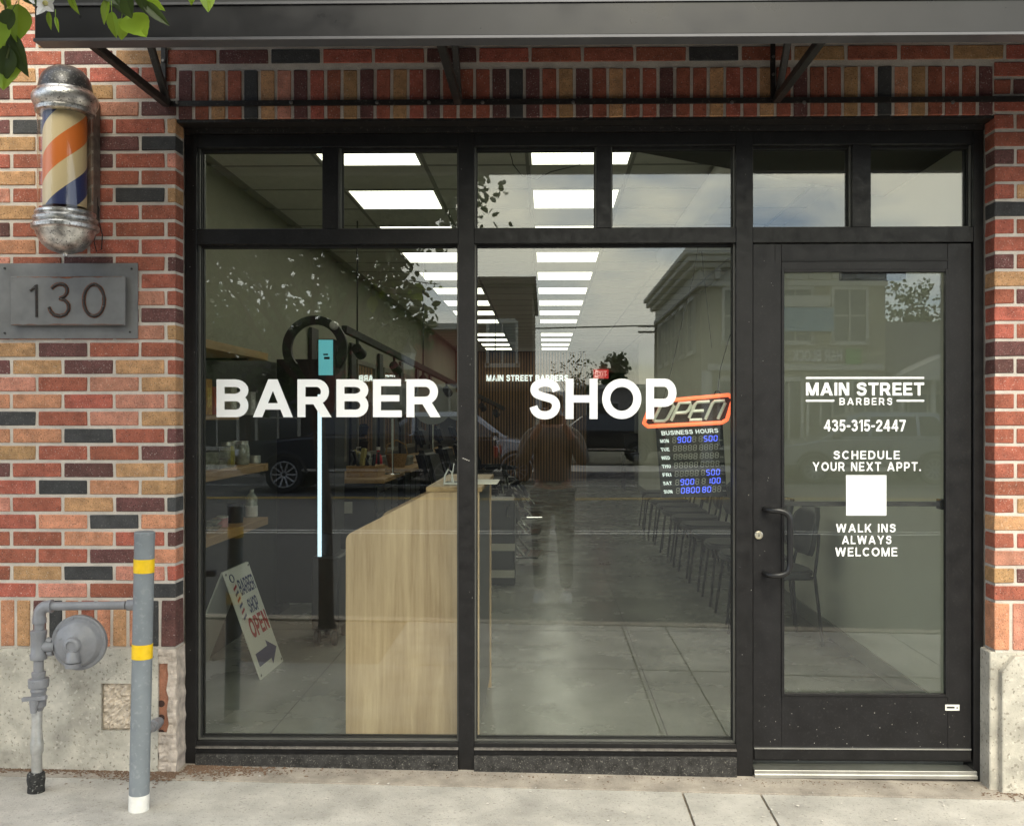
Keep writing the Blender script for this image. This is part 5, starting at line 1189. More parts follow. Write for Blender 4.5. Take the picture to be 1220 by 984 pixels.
# ================================================================== NEON OPEN SIGN AND HOURS BOARD (hung inside the right pane)
YN = .16
ns = thing('open_sign', 'neon open sign with lit orange border hanging in the window', 'sign', W(820, 508, YN))
def N_(px, py, y=YN): return W(px, py, y)
bpts = [(780, 478.5), (868, 470.5), (873.5, 475), (866, 500), (860, 503.5), (772, 508), (767, 504), (775, 482)]
loop = []
for i in range(len(bpts)):
    a_, b2 = Vector((*bpts[i], 0)), Vector((*bpts[(i + 1) % len(bpts)], 0))
    for t in ((0, .5) if (a_ - b2).length < 12 else (0, .15, .3, .45, .6, .75, .9)): c_ = a_.lerp(b2, t); loop.append(N_(c_.x, c_.y))
MB().tube(loop, .0085, 10, closed=True).build('border_tube', mat('neon_orange', (.8, .2, .1), .3, emit=(1.0, .17, .06), estr=1.25), ns, smooth=True)
MB().add([N_(*q_, YN + .02) for q_ in bpts] + [N_(*q_, YN + .03) for q_ in bpts], [tuple(range(8)), tuple(reversed(range(8, 16)))] + [(i, (i + 1) % 8, (i + 1) % 8 + 8, i + 8) for i in range(8)]).build('back_panel', mat('sign_panel', (.05, .05, .05), .3), ns)
gl = {'O': [[(0, 0), (.75, 0), (.9, .12), (1, .88), (.85, 1), (.15, 1), (0, .88), (-.05, .1), (0, 0)]], 'P': [[(0, 0), (.05, 1), (.9, 1), (1, .88), (.95, .55), (.82, .44), (.05, .44)]], 'E': [[(1, 0), (.1, 0), (0, .12), (.02, .88), (.12, 1), (1, 1)], [(.02, .5), (.85, .5)]], 'N': [[(0, 0), (.04, .88), (.14, 1), (.85, 1), (.98, .88), (.92, 0)]]}
def sq(u, v):   # unit square of the word onto the slanted sign
    x0_, y0_ = 779 + 80 * u + 9 * v, 502 - 2.8 * u; return (x0_, y0_ - v * (20.5 + 1.5 * u))
for k_, ltr in enumerate('OPEN'):
    q = MB()
    for line in gl[ltr]: q.tube([N_(*sq((k_ * .255 + .205 * (u)), v), YN - .004) for u, v in line], .0072, 8)
    q.build('letter_' + ltr.lower(), mat('neon_off', (.78, .80, .70), .25, spec=.8), ns, smooth=True)
wi = MB()
wi.tube([N_(855, 468), N_(858, 440), N_(868, 405), N_(875, 385)], .0016, 5)
wi.tube([N_(789, 480), N_(800, 440), N_(812, 385), N_(826, 330), N_(832, 292)], .0012, 5); wi.tube([N_(836, 300), N_(842, 360), N_(848, 415)], .0012, 5)
wi.build('hanging_wire', mat('wire_dark', (.03, .03, .03), .5), ns, smooth=True)
MB().tube([N_(851, 470), N_(852.5, 466.5), N_(857, 466.5), N_(858.5, 470)], .003, 6).build('hook', M_steel, ns)
YH = .17
hb = thing('hours_board', 'black business hours board with blue digits below the open sign', 'sign', W(825, 592, YH))
cs_ = [(781, 509), (861, 505), (866, 591), (788, 593)]
hv = [W(*c, YH) for c in cs_]; hb_n = Vector((0, .01, 0))
MB().add(hv + [v + hb_n for v in hv], [(0, 1, 2, 3), (7, 6, 5, 4), (0, 4, 5, 1), (1, 5, 6, 2), (2, 6, 7, 3), (3, 7, 4, 0)]).build('board', mat('board_black', (.012, .014, .016), .3), hb)
M_hw = mat('board_white', (.7, .75, .75), .5, emit=(.7, .9, .95), estr=.35)
M_blue = mat('digit_blue', (.05, .08, .6), .4, emit=(.10, .16, 1.0), estr=1.5); M_off = mat('digit_off', (.24, .25, .22), .5)
def Hq(name, s_, x0_, y0_, x1_, y1_, sl_, m_, **kw):      # text on the tilted line
    a_ = W(x0_, y1_, YH - .002); b2 = W(x1_, y1_ + sl_ * (x1_ - x0_), YH - .002); c_ = W(x0_ - 1, y0_, YH - .002)
    return text_quad(name, s_, a_, b2 - a_, c_ - a_, m_, hb, **kw)
Hq('heading', 'BUSINESS HOURS', 788.5, 513.5, 856, 518.8, -.05, M_hw, bold=.04)
SEG = {'0': 'abcdef', '1': 'bc', '3': 'abgcd', '5': 'afgcd', '8': 'abcdefg', '9': 'abcdfg', '-': 'g'}
sgp = {'a': ((.1, 1), (.9, 1)), 'b': ((1, .95), (1, .55)), 'c': ((1, .45), (1, .05)), 'd': ((.1, 0), (.9, 0)), 'e': ((0, .45), (0, .05)), 'f': ((0, .95), (0, .55)), 'g': ((.1, .5), (.9, .5))}
lit = {0: '_900 _500', 4: '_____ 500', 5: '_900 _100', 6: '_800 _80_'}
pat = {0: [0, 1, 1, 1, 0, 0, 1, 1, 1], 4: [0, 0, 0, 0, 0, 0, 1, 1, 1], 5: [0, 1, 1, 1, 0, 0, 1, 1, 1], 6: [0, 1, 1, 1, 1, 1, 1, 0, 0]}
num = {0: '8900-8500', 4: '888888500', 5: '8900-8100', 6: '808008088'}
for r_, day in enumerate(['MON', 'TUE', 'WED', 'THU', 'FRI', 'SAT', 'SUN']):
    x0_, yb_ = 787 + .72 * r_, 527.6 + r_ * 10.05
    Hq('day_' + day.lower(), day, x0_, yb_ - 4.2, x0_ + 10.2, yb_, -.03, M_hw, bold=.05)
    on, off = MB(), MB()
    for k_ in range(9):
        ch = num.get(r_, '888888888')[k_]; xa = x0_ + 14.3 + k_ * 5.95 + (1.6 if k_ > 4 else 0); ya = yb_ + .4 - .045 * (xa - x0_)
        isl = pat.get(r_, [0] * 9)[k_]
        for sname, ((u0, v0), (u1, v1)) in sgp.items():
            if isl and sname not in SEG.get(ch, 'abcdefg'): continue
            P0 = W(xa + u0 * 3.6 + v0 * .5, ya - v0 * 6.2, YH - .002); P1 = W(xa + u1 * 3.6 + v1 * .5, ya - v1 * 6.2, YH - .002)
            (on if isl else off).obox(P0, P1, .003, .0026 if not isl else .0034, (0, 1, 0))
    if on.v: on.build('lit_digits', M_blue, hb)
    off.build('unlit_digits', M_off, hb)
    Hq('meridiem', 'AM', x0_ + 70, yb_ - 4.2, x0_ + 74, yb_ - 2.4, -.03, M_off, bold=.02)
# loose cable hanging behind the transom
o = thing('hanging_cable', 'thin black cable looping behind the upper window', 'cable', W(640, 215, .25)); MB().tube([W(604, 172, .25), W(610, 190, .25), W(611, 196, .25), W(622, 210, .25), W(640, 214, .25), W(656, 205, .25), W(690, 197, .25), W(694, 180, .25), W(706, 176, .25)], .0018, 5).build('cable', M_seal, o, smooth=True)

# ================================================================== THE STREET BEHIND THE CAMERA (seen mirrored in the glass)
def ry(D): return -(D + CAMP.y)          # y of a thing whose mirror image lies D metres from the camera
def mx(px, D): return (px - 650.0) * D / FPX
def mz(py, D): return 1.43 - (py - 498.0) * D / FPX
M_tan = mat('tan_stucco', (.40, .36, .25), .9, mott=.08, mscale=1.2, bump=.3, bscale=30); M_trim = mat('cream_trim', (.58, .55, .46), .8, mott=.06, mscale=3)
M_win = mat('window_dark', (.03, .035, .04), .08, spec=.8); M_brown = mat('brown_brick', (.14, .085, .062), .9, mott=.2, mscale=3, bump=.4, bscale=60)
M_redb = mat('red_brick_far', (.26, .07, .05), .9, mott=.2, mscale=3, bump=.4, bscale=60); M_greyb = mat('grey_siding', (.30, .31, .31), .8, mott=.1, mscale=2); M_roofd = mat('shingle_roof', (.09, .09, .095), .9, mott=.2, mscale=8)
M_lotw = mat('lot_window', (.5, .48, .42), .6)
def far_window(par, x0, x1, z0, z1, y, face='Y', nv=1):
    f = MB(); t = .09
    def B(a0, a1, b0, b1, d0, d1):
        return ((a0, y + d0, b0), (a1, y + d1, b1)) if face == 'Y' else ((y + d0, a0, b0), (y + d1, a1, b1))
    s_ = 1 if face == 'Y' else -1
    for q in ((x0 - t, x0, z0 - t, z1 + t), (x1, x1 + t, z0 - t, z1 + t), (x0, x1, z1, z1 + t * 1.6), (x0 - t * 1.5, x1 + t * 1.5, z0 - t * 1.5, z0)): f.box(*B(q[0], q[1], q[2], q[3], 0, s_ * .10))
    for i in range(1, nv + 1): xm = x0 + (x1 - x0) * i / (nv + 1); f.box(*B(xm - .03, xm + .03, z0, z1, 0, s_ * .06))
    zm = (z0 + z1) / 2
    if nv < 2: f.box(*B(x0, x1, zm - .03, zm + .03, 0, s_ * .05))
    w_ = f.build('window', M_trim, par); MB().box(*B(x0, x1, z0, z1, .002 * s_, .02 * s_)).build('pane', M_win, w_)
D1 = 32.0; YO = ry(D1)
# corner building with heavy cornice
cb2 = thing('corner_building', 'tan two storey corner building with heavy cream cornice, mirrored in the right pane', 'building', (8, YO, 0))
xa, xb, zt = mx(836, D1), mx(1053, D1), mz(300, D1)
MB().box((xa, YO - 13, 0), (xb, YO, zt)).build('wall', M_tan, cb2)
co = MB()
for i, (dz0, dz1, ex) in enumerate(((-1.15, -.95, .15), (-.95, -.55, .08), (-.55, -.38, .32), (-.38, -.18, .5), (-.18, .0, .62), (.0, .22, .45), (.22, .5, .1))):
    co.box((xa - ex, YO - 13.05, zt + dz0), (xb + ex * .3, YO + ex, zt + dz1 - .001))
co.build('cornice', M_trim, cb2, bevel=.03)
x = xa + .4
while x < xb - .3: MB().box((x, YO + .001, zt - .92), (x + .16, YO + .28, zt - .56)).build('cornice_bracket', M_trim, cb2); x += .75
for k_ in range(3): far_window(cb2, xa + .75 + k_ * 1.75, xa + 1.75 + k_ * 1.75, 3.9, 5.55, YO)
for k_ in range(5): far_window(cb2, YO - 2.4 - k_ * 2.3, YO - 1.2 - k_ * 2.3, 3.7, 5.4, xa, 'X')
MB().box((xa + .2, YO + .001, 2.95), (xb - .1, YO + .14, 3.15)).box((xa - .001, YO + .0015, 0), (xa + .35, YO + .10, 2.949)).build('band_course', M_trim, cb2)
for k_ in range(4): far_window(cb2, xa + .6 + k_ * 1.42, xa + 1.75 + k_ * 1.42, .55, 2.6, YO, 'Y', 2)
sg = thing('tax_office_sign', 'pale letters H&R BLOCK with a green square on the tan building', 'sign', (mx(972, D1), YO, mz(432, D1)))
# written so that it reads correctly for people facing the building, mirrored in the shop window
x0_, x1_ = mx(942, D1), mx(1000, D1)
text_quad('lettering', 'H&R BLOCK', (x1_, YO + .16, mz(432, D1)), (x0_ - x1_, 0, 0), (0, 0, mz(418, D1) - mz(432, D1)), mat('sign_pale', (.72, .70, .64), .5), sg, bold=.03, thick=.03)
MB().box((mx(1005, D1), YO + .12, mz(435, D1)), (mx(1022, D1), YO + .2, mz(417, D1))).build('green_square', mat('sign_green', (.10, .33, .06), .5), sg)
sg2 = thing('blue_sign_board', 'pale blue sign board on the upper wall of the tan building', 'sign', (mx(955, D1), YO, mz(395, D1)))
MB().box((mx(918, D1), YO + .12, mz(396, D1)), (mx(990, D1), YO + .25, mz(368, D1))).build('board', mat('board_blue', (.18, .33, .42), .5, mott=.1), sg2); MB().box((mx(918, D1), YO + .12, mz(367, D1)), (mx(986, D1), YO + .24, mz(354, D1))).build('header', M_trim, sg2)
# brown building to the left and red one beside it
bb2 = thing('brown_building', 'dark brown flat roofed building mirrored left of centre', 'building', (-4, YO, 0))
xa2, xb2 = mx(566, D1), mx(634, D1); zt2 = mz(338, D1)
MB().box((xa2, YO - 10, 0), (xb2, YO, zt2)).box((xa2 - .1, YO - 10.1, zt2), (xb2 + .12, YO + .12, zt2 + .22)).build('wall', M_brown, bb2)
for k_ in range(1): far_window(bb2, xa2 + .45, xa2 + 1.3, 3.2, 4.5, YO)
MB().box((xa2 + .2, YO + .001, .1), (xb2 - .2, YO + .05, 2.3)).build('shop_window', M_win, bb2); MB().box((xa2 + .05, YO + .002, 2.3), (xb2 - .05, YO + .5, 2.6)).build('canopy', M_dark, bb2)
rb2 = thing('red_brick_building', 'low red brick building mirrored behind the street lamp', 'building', (-7, YO, 0))
xa3 = mx(380, D1); zt3 = mz(392, D1)
MB().box((xa3, YO - 10, 0), (xa2 - .12, YO - .3, zt3)).build('wall', M_redb, rb2); MB().box((xa3 - .1, YO - 10.1, zt3), (xa2 - .13, YO - .15, zt3 + .2)).build('parapet', M_trim, rb2)
for k_ in range(3): far_window(rb2, xa3 + .5 + 1.6 * k_, xa3 + 1.5 + 1.6 * k_, .8, 2.4, YO - .3)
db2 = thing('dark_storefront_building', 'dark low shop building mirrored in the far left pane', 'building', (-13, YO, 0))
MB().box((mx(60, D1), YO - 10, 0), (xa3 - .15, YO - .2, 3.4)).build('wall', mat('dark_brick', (.07, .065, .06), .9, mott=.3, mscale=2), db2); MB().box((mx(60, D1), YO - .199, 2.7), (xa3 - .15, YO + .6, 2.9)).build('canopy', M_dark, db2)
for k_ in range(4): far_window(db2, mx(60, D1) + .6 + 2 * k_, mx(60, D1) + 1.9 + 2 * k_, .5, 2.4, YO - .2)
# low pedimented building to the right
pb2 = thing('gabled_building', 'grey building with a white gabled porch mirrored in the door glass', 'building', (13, YO, 0))
xa4, xb4 = xb + .6, xb + 9
MB().box((xa4, YO - 9, 0), (xb4, YO - 1, 2.9)).build('wall', M_greyb, pb2); MB().prism([(YO - .7, 2.85), (YO - 9.2, 2.85), (YO - 5, 5.0)], xa4 - .2, xb4 + .2, 'X').build('roof', M_roofd, pb2)
gx_ = mx(1125, D1); MB().prism([(gx_ - 1.7, 2.7), (gx_ + 1.7, 2.7), (gx_, 3.5)], YO - 1.2, YO + .3, 'Y').build('gable', M_greyb, pb2); MB().prism([(gx_ - 1.9, 2.62), (gx_ + 1.9, 2.62), (gx_ + 1.7, 2.72), (gx_, 3.52), (gx_ - 1.7, 2.72)], YO + .301, YO + .36, 'Y').build('gable_trim', M_trim, pb2)
for xx in (-1.5, -.5, .5, 1.5): MB().lathe([(.09, 0), (.08, 2.6)], (gx_ + xx, YO + .15, .02), 10).build('porch_post', M_trim, pb2)
for k_ in range(3): far_window(pb2, xa4 + .5 + 2.4 * k_, xa4 + 1.7 + 2.4 * k_, .9, 2.2, YO - 1)
# far cross street building, low, warm
fb = thing('far_shop', 'low pale shop far down the side street', 'building', (6, ry(95), 0)); MB().box((3.0, ry(110), 0), (12.5, ry(95), 4.2)).build('wall', mat('far_wall', (.32, .28, .24), .9, mott=.1), fb); MB().box((2.8, ry(110.2), 4.2), (12.7, ry(94.7), 4.6)).build('parapet', M_trim, fb); far_window(fb, 4, 7, .6, 2.8, ry(95), 'Y', 2); far_window(fb, 8, 11.5, .6, 2.8, ry(95), 'Y', 2)
# utility pole and street lamp
D_ = 60; up = thing('utility_pole', 'wooden utility pole with crossarms beside the corner building', 'pole', (mx(781, D_), ry(D_), 0)); xp = mx(781, D_)
MB().tube([(xp, ry(D_), -.3), (xp, ry(D_), mz(384, D_))], [.15, .1], 10).build('post', M_bark, up, smooth=True)
for zz in (389, 396): MB().box((xp - 1.1, ry(D_) + .1, mz(zz, D_) - .06), (xp + .9, ry(D_) + .2, mz(zz, D_) + .06)).build('crossarm', M_bark, up)
for i in range(3):
    a_, b2 = Vector((xp - 1 + i, ry(D_) + .15, mz(388, D_))), Vector((xp - 40 + i, ry(D_) - 4, 8.2)); MB().tube([a_.lerp(b2, t) + Vector((0, 0, -2.2 * t * (1 - t))) for t in (0, .2, .4, .6, .8, 1)], .02, 4).build('cable', M_seal, up)
D_ = 25; lp_ = thing('street_lamp', 'black lantern street lamp mirrored in the left pane', 'lamp', (mx(486, D_), ry(D_), 0)); xp = mx(486, D_)
MB().lathe([(.14, 0), (.14, .2), (.06, .35), (.045, 2.6), (.06, 2.65)], (xp, ry(D_), 0), 12).build('post', M_steel, lp_, smooth=True)
MB().lathe([(.12, 2.66), (.19, 3.05), (.20, 3.07)], (xp, ry(D_), 0), 6).build('lantern', mat('lantern_glass', (.6, .6, .55), .2), lp_); MB().lathe([(.24, 3.07), (.05, 3.3), (.03, 3.45), (.0, 3.5)], (xp, ry(D_), 0), 6).build('lantern_roof', M_steel, lp_)
# trees along the far side
random.seed(33)
def far_tree(label, x, y, h, r, zc, m, nclump=240, per=14, ls=.22, group='trees across the street', trunks=1):
    t = thing('street_side_tree', label, 'tree', (x, y, 0), group); q = MB()
    for k2 in range(trunks):
        ox = (k2 - (trunks - 1) / 2) * r * .7
        q.tube([(x + ox, y, -.2), (x + ox * 1.1, y, zc * .5), (x + ox * .9 + .1, y, zc)], [.12 * h / 6, .09 * h / 6, .05 * h / 6], 7)
        for i in range(9):
            a_ = random.uniform(0, 6.28); z_ = zc * random.uniform(.55, .95); q.tube([(x + ox, y, z_), (x + ox + math.cos(a_) * r * .4, y + math.sin(a_) * r * .4, z_ + r * .35), (x + ox + math.cos(a_) * r * .75, y + math.sin(a_) * r * .75, z_ + r * .8)], [.05, .03, .015], 5)
    q.build('trunk', M_bark, t, smooth=True); c_ = MB()
    for i in range(nclump):
        v = rv().normalized() * (random.random() ** .45); p = Vector((x + v.x * r, y + v.y * r, zc + v.z * (h - zc) + (h - zc) * .1))
        if random.random() < .35 and mnoise.noise(p * .9) > .05: continue
        for j in range(per): leaf_to(c_, p + rv() * r * .09, rv(), rv(), ls * random.uniform(.6, 1.3))
    o = c_.build('crown', m, t, fix=False); o['kind'] = 'stuff'; return t
far_tree('round dark tree far down the side street', mx(732, 120), ry(120), 9.6, 1.7, 6.6, M_leafd, 160, 12, .4)
far_tree('tall loose tree above the grey gabled building', mx(1090, 46), ry(46), 7.9, 1.7, 5.6, M_leafd, 150, 10, .2, trunks=3)
far_tree('pale tree right of the tall loose one above the gabled building', mx(1165, 50), ry(50), 8.2, 1.9, 5.6, M_leafd, 150, 10, .22)
far_tree('broad tree over the dark low shop building', mx(285, 27), ry(27.5), 4.9, 2.6, 3.3, M_leafd, 300, 14, .24)
far_tree('bushy tree over the red brick building', mx(430, 26.5), ry(26.5), 5.3, 1.9, 3.8, M_leafd, 220, 14, .22)
far_tree('bare thin tree beside the brown building', mx(685, 75), ry(75), 6.5, 2.2, 4.2, M_leafd, 60, 8, .2)

# ------------------------------------------------------------------ vehicles
M_tyre = mat('tyre', (.015, .015, .016), .85); M_rim = mat('rim_alloy', (.38, .38, .39), .3, metal=.8); M_carglass = mat('car_glass', (.012, .014, .016), .05, spec=.9)
M_hl = mat('headlight', (.7, .72, .72), .1, spec=.9); M_tl = mat('taillight', (.35, .02, .02), .2, spec=.8); M_trimk = mat('car_trim', (.02, .02, .022), .5)
def car(label, loc, flip, paint, kind):
    c = thing('parked_car', label, 'car', loc, 'vehicles on the street', world=False); c.rotation_euler.z = math.pi if flip else 0
    if kind == 'truck': body = [(-2.7, .45), (2.75, .42), (2.8, .75), (2.72, 1.08), (1.35, 1.22), (.9, 1.25), (-.55, 1.25), (-.6, 1.22), (-2.72, 1.18), (-2.75, .7)]; cab = [(1.30, 1.2), (.62, 1.86), (.3, 1.92), (-.5, 1.92), (-.72, 1.2)]; Wd = .98; wxs = (1.75, -1.7)
    else: body = [(-2.3, .42), (2.3, .40), (2.38, .70), (2.28, .95), (1.25, 1.10), (.95, 1.12), (-2.15, 1.14), (-2.33, 1.0), (-2.36, .7)]; cab = [(1.25, 1.08), (.50, 1.66), (.15, 1.74), (-1.55, 1.72), (-2.22, 1.10)]; Wd = .92; wxs = (1.45, -1.4)
    q = MB().prism(body, -Wd, Wd, 'Y'); q.v = [(x, y * (1 if z > .6 else .97), z) for x, y, z in q.v]; q.build('body', paint, c, bevel=.07, seg=3, smooth=True)
    q = MB().prism(cab, -Wd + .06, Wd - .06, 'Y'); q.v = [(x, y * (1 - .20 * max(0, (z - 1.1)) / .75), z) for x, y, z in q.v]; q.build('cabin', paint, c, bevel=.05, seg=2, smooth=True)
    zr0, zr1 = cab[0][1] + .08, max(z for _, z in cab) - .12
    def yat(z): return (Wd - .06) * (1 - .20 * max(0, (z - 1.1)) / .75) + .006
    xf0, xf1 = cab[0][0] - .22, cab[1][0] - .12; xr0_, xr1_ = cab[-1][0] + (.25 if kind != 'truck' else .1), cab[-2][0] + .05
    mids = [.05] if kind == 'truck' else [.1, -1.05]
    segs = []; edges = [(xf0, xf1)] + [(m_, m_) for m_ in mids] + [(xr0_, xr1_)]
    for (a0, a1), (b0, b1) in zip(edges[:-1], edges[1:]):
        for s_ in (-1, 1):
            a_ = [(a0 - .04, s_ * yat(zr0), zr0), (b0 + .04, s_ * yat(zr0), zr0), (b1 + .04, s_ * yat(zr1), zr1), (a1 - .04, s_ * yat(zr1), zr1)]
            MB().add(a_ + [(x, y - s_ * .03, z) for x, y, z in a_], [(0, 1, 2, 3), (7, 6, 5, 4), (0, 4, 5, 1), (1, 5, 6, 2), (2, 6, 7, 3), (3, 7, 4, 0)]).build('side_window', M_carglass, c)
    f0, f1 = Vector((cab[0][0], 0, cab[0][1])), Vector((cab[1][0], 0, cab[1][1]))
    for (p_, q_) in ((f0, f1), (Vector((cab[-1][0], 0, cab[-1][1])), Vector((cab[-2][0], 0, cab[-2][1])))):
        n_ = Vector((q_.z - p_.z, 0, p_.x - q_.x)).normalized() * .012; n_ = n_ if n_.x * (p_.x) > 0 else -n_
        a_, b2 = p_.lerp(q_, .14) + n_, p_.lerp(q_, .9) + n_; w0, w1 = yat(a_.z) - .1, yat(b2.z) - .1
        MB().add([(a_.x, -w0, a_.z), (a_.x, w0, a_.z), (b2.x, w1, b2.z), (b2.x, -w1, b2.z)], [(0, 1, 2, 3)]).build('windscreen', M_carglass, c)
    r_ = .40 if kind == 'truck' else .36
    for wx_ in wxs:
        for s_ in (-1, 1):
            y_ = s_ * (Wd - .10)
            wo = MB().lathe([(r_ * .66, -.11), (r_ * .95, -.12), (r_, -.08), (r_, .08), (r_ * .95, .12), (r_ * .66, .11)], (wx_, y_, r_), 28, 'Y').build('wheel', M_tyre, c, smooth=True)
            rm = MB().lathe([(r_ * .68, -.09), (r_ * .68, .09)], (wx_, y_, r_), 28, 'Y')
            rm.build('wheel_well_disc', M_trimk, wo); sp3 = MB()
            for i in range(10):
                t = 2 * math.pi * i / 10; sp3.obox((wx_ + .04 * math.cos(t), y_ + s_ * .10, r_ + .04 * math.sin(t)), (wx_ + r_ * .66 * math.cos(t), y_ + s_ * .115, r_ + r_ * .66 * math.sin(t)), .035, .03, (0, 1, 0))
            sp3.tube([(wx_ + r_ * .68 * math.cos(t), y_ + s_ * .11, r_ + r_ * .68 * math.sin(t)) for t in [2 * math.pi * i / 28 for i in range(28)]], .018, 6, closed=True)
            sp3.build('rim', M_rim, wo)
            ap = [(wx_ + (r_ + .07) * math.cos(t), s_ * (Wd + .004), r_ + (r_ + .07) * math.sin(t)) for t in [math.pi * i / 16 for i in range(17)]]; MB().tube(ap, .035, 6).build('wheel_arch', M_trimk, c)
    xn, xt = body[2][0], body[-1][0]
    for s_ in (-1, 1):
        MB().box((xn - .12, s_ * .55, .78), (xn + .005, s_ * (Wd - .04), .93)).build('headlight', M_hl, c, bevel=.03); MB().box((xt - .01, s_ * .68, .75), (xt + .1, s_ * (Wd - .02), 1.0)).build('taillight', M_tl, c, bevel=.03)
        MB().box((.85, s_ * (Wd + .02), 1.10), (1.03, s_ * (Wd + .18), 1.24)).build('wing_mirror', M_trimk, c, bevel=.03)
        MB().box((-1.9, s_ * (Wd - .002), .47), (1.9, s_ * (Wd + .006), .52)).build('side_trim', M_chrome, c)
    MB().box((xn - .03, -.5, .62), (xn + .012, .5, .86)).build('grille', M_trimk, c)
    return c
P_navy = mat('paint_navy', (.008, .012, .022), .22, metal=.3, coat=1.0); P_white = mat('paint_white', (.62, .63, .64), .25, coat=1.0); P_black = mat('paint_black', (.009, .009, .010), .2, coat=1.0); P_silver = mat('paint_silver', (.32, .33, .34), .25, metal=.6, coat=1.0)
car('dark navy pickup truck mirrored in the left pane', (mx(335, 20.6) + 1.75, ry(20.6) - .98, -.16), True, P_navy, 'truck')
car('white estate car mirrored behind the letters of barber', (mx(545, 24), ry(24.5), -.16), False, P_white, 'suv')
car('black estate car mirrored below the letter O of shop', (mx(715, 34), ry(36), -.16), True, P_black, 'suv')
car('silver estate car mirrored in the lower door glass', (mx(1040, 24), ry(24.8), -.16), True, P_silver, 'suv')

# ------------------------------------------------------------------ the person taking the picture (mirrored in the centre pane)
def skin_mesh(name, pts, edges, m, parent, sub=2, root=0):
    me = bpy.data.meshes.new(name); me.from_pydata([p[0] for p in pts], edges, []); me.materials.append(m); o = link(name, me, parent)
    md = o.modifiers.new('skin', 'SKIN'); sv = me.skin_vertices[0].data
    for i, p in enumerate(pts): sv[i].radius = p[1] if isinstance(p[1], tuple) else (p[1], p[1]); sv[i].use_root = (i == root)
    md.use_smooth_shade = True; s_ = o.modifiers.new('sub', 'SUBSURF'); s_.levels = sub; s_.render_levels = sub
    return o
PB = Vector((.06, -4.40, -.16))
pr_ = thing('person', 'person in tan jacket holding up a phone, mirrored in the centre pane', 'person', PB)
def Pp(x, y, z): return (PB.x + x, PB.y + y, PB.z + z)
M_jacket = mat('jacket', (.20, .18, .15), .8, mott=.2, mscale=8); M_jeans = mat('jeans', (.13, .13, .14), .85, mott=.2, mscale=20); M_skin = mat('skin', (.48, .27, .19), .5); M_hair = mat('hair', (.035, .022, .014), .6); M_shoe = mat('shoe', (.6, .6, .58), .6); M_sole = mat('sole', (.72, .71, .68), .7)
bp_ = [(Pp(0, 0, .95), (.17, .12)), (Pp(0, 0, 1.12), (.15, .11)), (Pp(0, 0, 1.34), (.18, .12)), (Pp(0, .0, 1.47), (.10, .08)), (Pp(0, .01, 1.55), .055), (Pp(0, .03, 1.66), (.075, .09)), (Pp(0, .03, 1.76), (.07, .085)),
       (Pp(-.20, 0, 1.43), .065), (Pp(-.27, .05, 1.20), .05), (Pp(-.16, .20, 1.44), .037), (Pp(-.10, .25, 1.54), .028), (Pp(.20, 0, 1.43), .065), (Pp(.27, .05, 1.20), .05), (Pp(.15, .20, 1.44), .037), (Pp(.09, .25, 1.54), .028),
       (Pp(-.10, 0, .90), .095), (Pp(-.105, .02, .50), .062), (Pp(-.11, 0, .10), .042), (Pp(.10, 0, .90), .095), (Pp(.11, .02, .50), .062), (Pp(.12, 0, .10), .042)]
be_ = [(0, 1), (1, 2), (2, 3), (3, 4), (4, 5), (5, 6), (3, 7), (7, 8), (8, 9), (9, 10), (3, 11), (11, 12), (12, 13), (13, 14), (0, 15), (15, 16), (16, 17), (0, 18), (18, 19), (19, 20)]
body = skin_mesh('body', bp_, be_, M_skin, pr_)
jk = [((p[0][0], p[0][1], p[0][2]), tuple((r + .016) for r in (p[1] if isinstance(p[1], tuple) else (p[1], p[1])))) for p in bp_]
jidx = [0, 1, 2, 3, 7, 8, 9, 11, 12, 13]; jm = {v: i for i, v in enumerate(jidx)}
skin_mesh('jacket', [jk[i] for i in jidx], [(jm[a], jm[b]) for a, b in be_ if a in jm and b in jm], M_jacket, pr_)
tidx = [0, 15, 16, 17, 18, 19, 20]; tm = {v: i for i, v in enumerate(tidx)}
skin_mesh('trousers', [jk[i] for i in tidx], [(tm[a], tm[b]) for a, b in be_ if a in tm and b in tm], M_jeans, pr_)
hd = Vector(Pp(0, .03, 1.68))
MB().lathe([(.03, -.02), (.088, .0), (.10, .05), (.088, .10), (.05, .128), (.0, .135)], hd + Vector((0, -.018, .0)), 18).build('hair', M_hair, pr_, smooth=True)
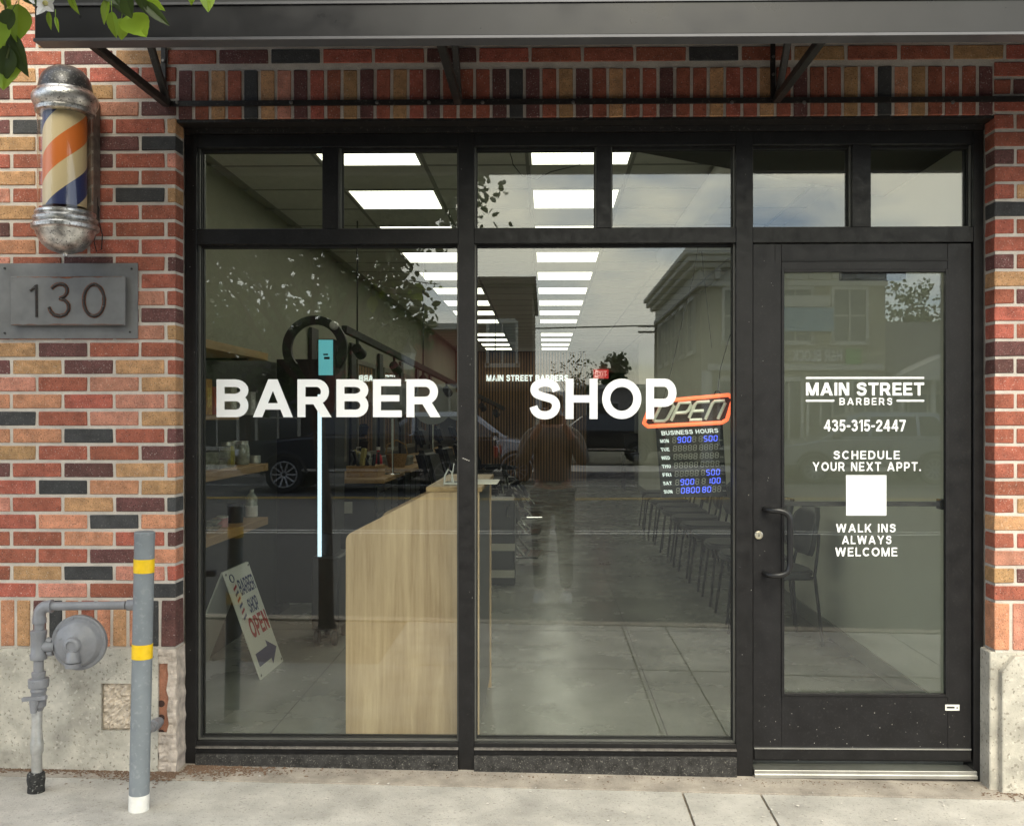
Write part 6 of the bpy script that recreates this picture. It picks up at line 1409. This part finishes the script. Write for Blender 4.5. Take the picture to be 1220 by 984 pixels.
for s_ in (-1, 1):
    MB().lathe([(.0, -.012), (.011, -.006), (.012, 0), (.0, .010)], hd + Vector((s_ * .033, .088, -.005)), 10, 'Y').build('eye', M_dark, pr_, smooth=True)
    MB().lathe([(.0, -.012), (.02, -.006), (.022, .004), (.0, .012)], hd + Vector((s_ * .088, .0, -.02)), 10, 'X', (.7, 1.3)).build('ear', M_skin, pr_, smooth=True)
    q = MB().lathe([(.05, 0), (.052, .03), (.045, .07), (.036, .10)], (PB.x + s_ * .115, PB.y + .04, PB.z + .005), 16, 'Z', (1, 2.4)); q.v = [(x, y, z - max(0, (y - PB.y - .02)) * .32 * (z - PB.z) / .1 ) for x, y, z in q.v]; sh_ = q.build('shoe', M_shoe, pr_, smooth=True)
    MB().lathe([(.052, -.003), (.055, .018)], (PB.x + s_ * .115, PB.y + .04, PB.z + .004), 16, 'Z', (1, 2.4)).build('sole', M_sole, sh_)
    # a hand: palm, four bent fingers and a thumb round the phone's edge
    wr3 = Vector(Pp(s_ * .10, .25, 1.54)); pm = Vector(Pp(s_ * .088, .285, 1.575))
    pts = [(wr3, .026), (pm, (.03, .016))]; ed = [(0, 1)]
    for k_ in range(4):
        b0 = pm + Vector((0, .01, .028 - .02 * k_)); l_ = (.9, 1, .95, .75)[k_]; i0 = len(pts)
        pts += [(b0 + Vector((0, .025 * l_, 0)), .0095), (b0 + Vector((-s_ * .012, .038 * l_, 0)), .009), (b0 + Vector((-s_ * .034, .036 * l_, 0)), .008)]; ed += [(1, i0), (i0, i0 + 1), (i0 + 1, i0 + 2)]
    i0 = len(pts); pts += [(pm + Vector((-s_ * .012, -.005, .02)), .011), (pm + Vector((-s_ * .03, .004, .038)), .009)]; ed += [(1, i0), (i0, i0 + 1)]
    skin_mesh('hand', pts, ed, M_skin, pr_, 1)
MB().lathe([(.0, -.03), (.012, -.02), (.016, -.004), (.008, .016)], hd + Vector((0, .105, -.02)), 8).build('nose', M_skin, pr_, smooth=True)
MB().box((hd.x - .026, hd.y + .094, hd.z - .066), (hd.x + .026, hd.y + .099, hd.z - .058)).build('mouth', mat('lip', (.35, .13, .11), .5), pr_)
ph_ = thing("phone", "dark phone held up in front of the person", "phone", (0.06, CAMP.y - .02, 1.375)); MB().box((-.02, CAMP.y - .028, 1.375), (.135, CAMP.y - .019, 1.455)).build("case", M_dark, ph_, bevel=.004)
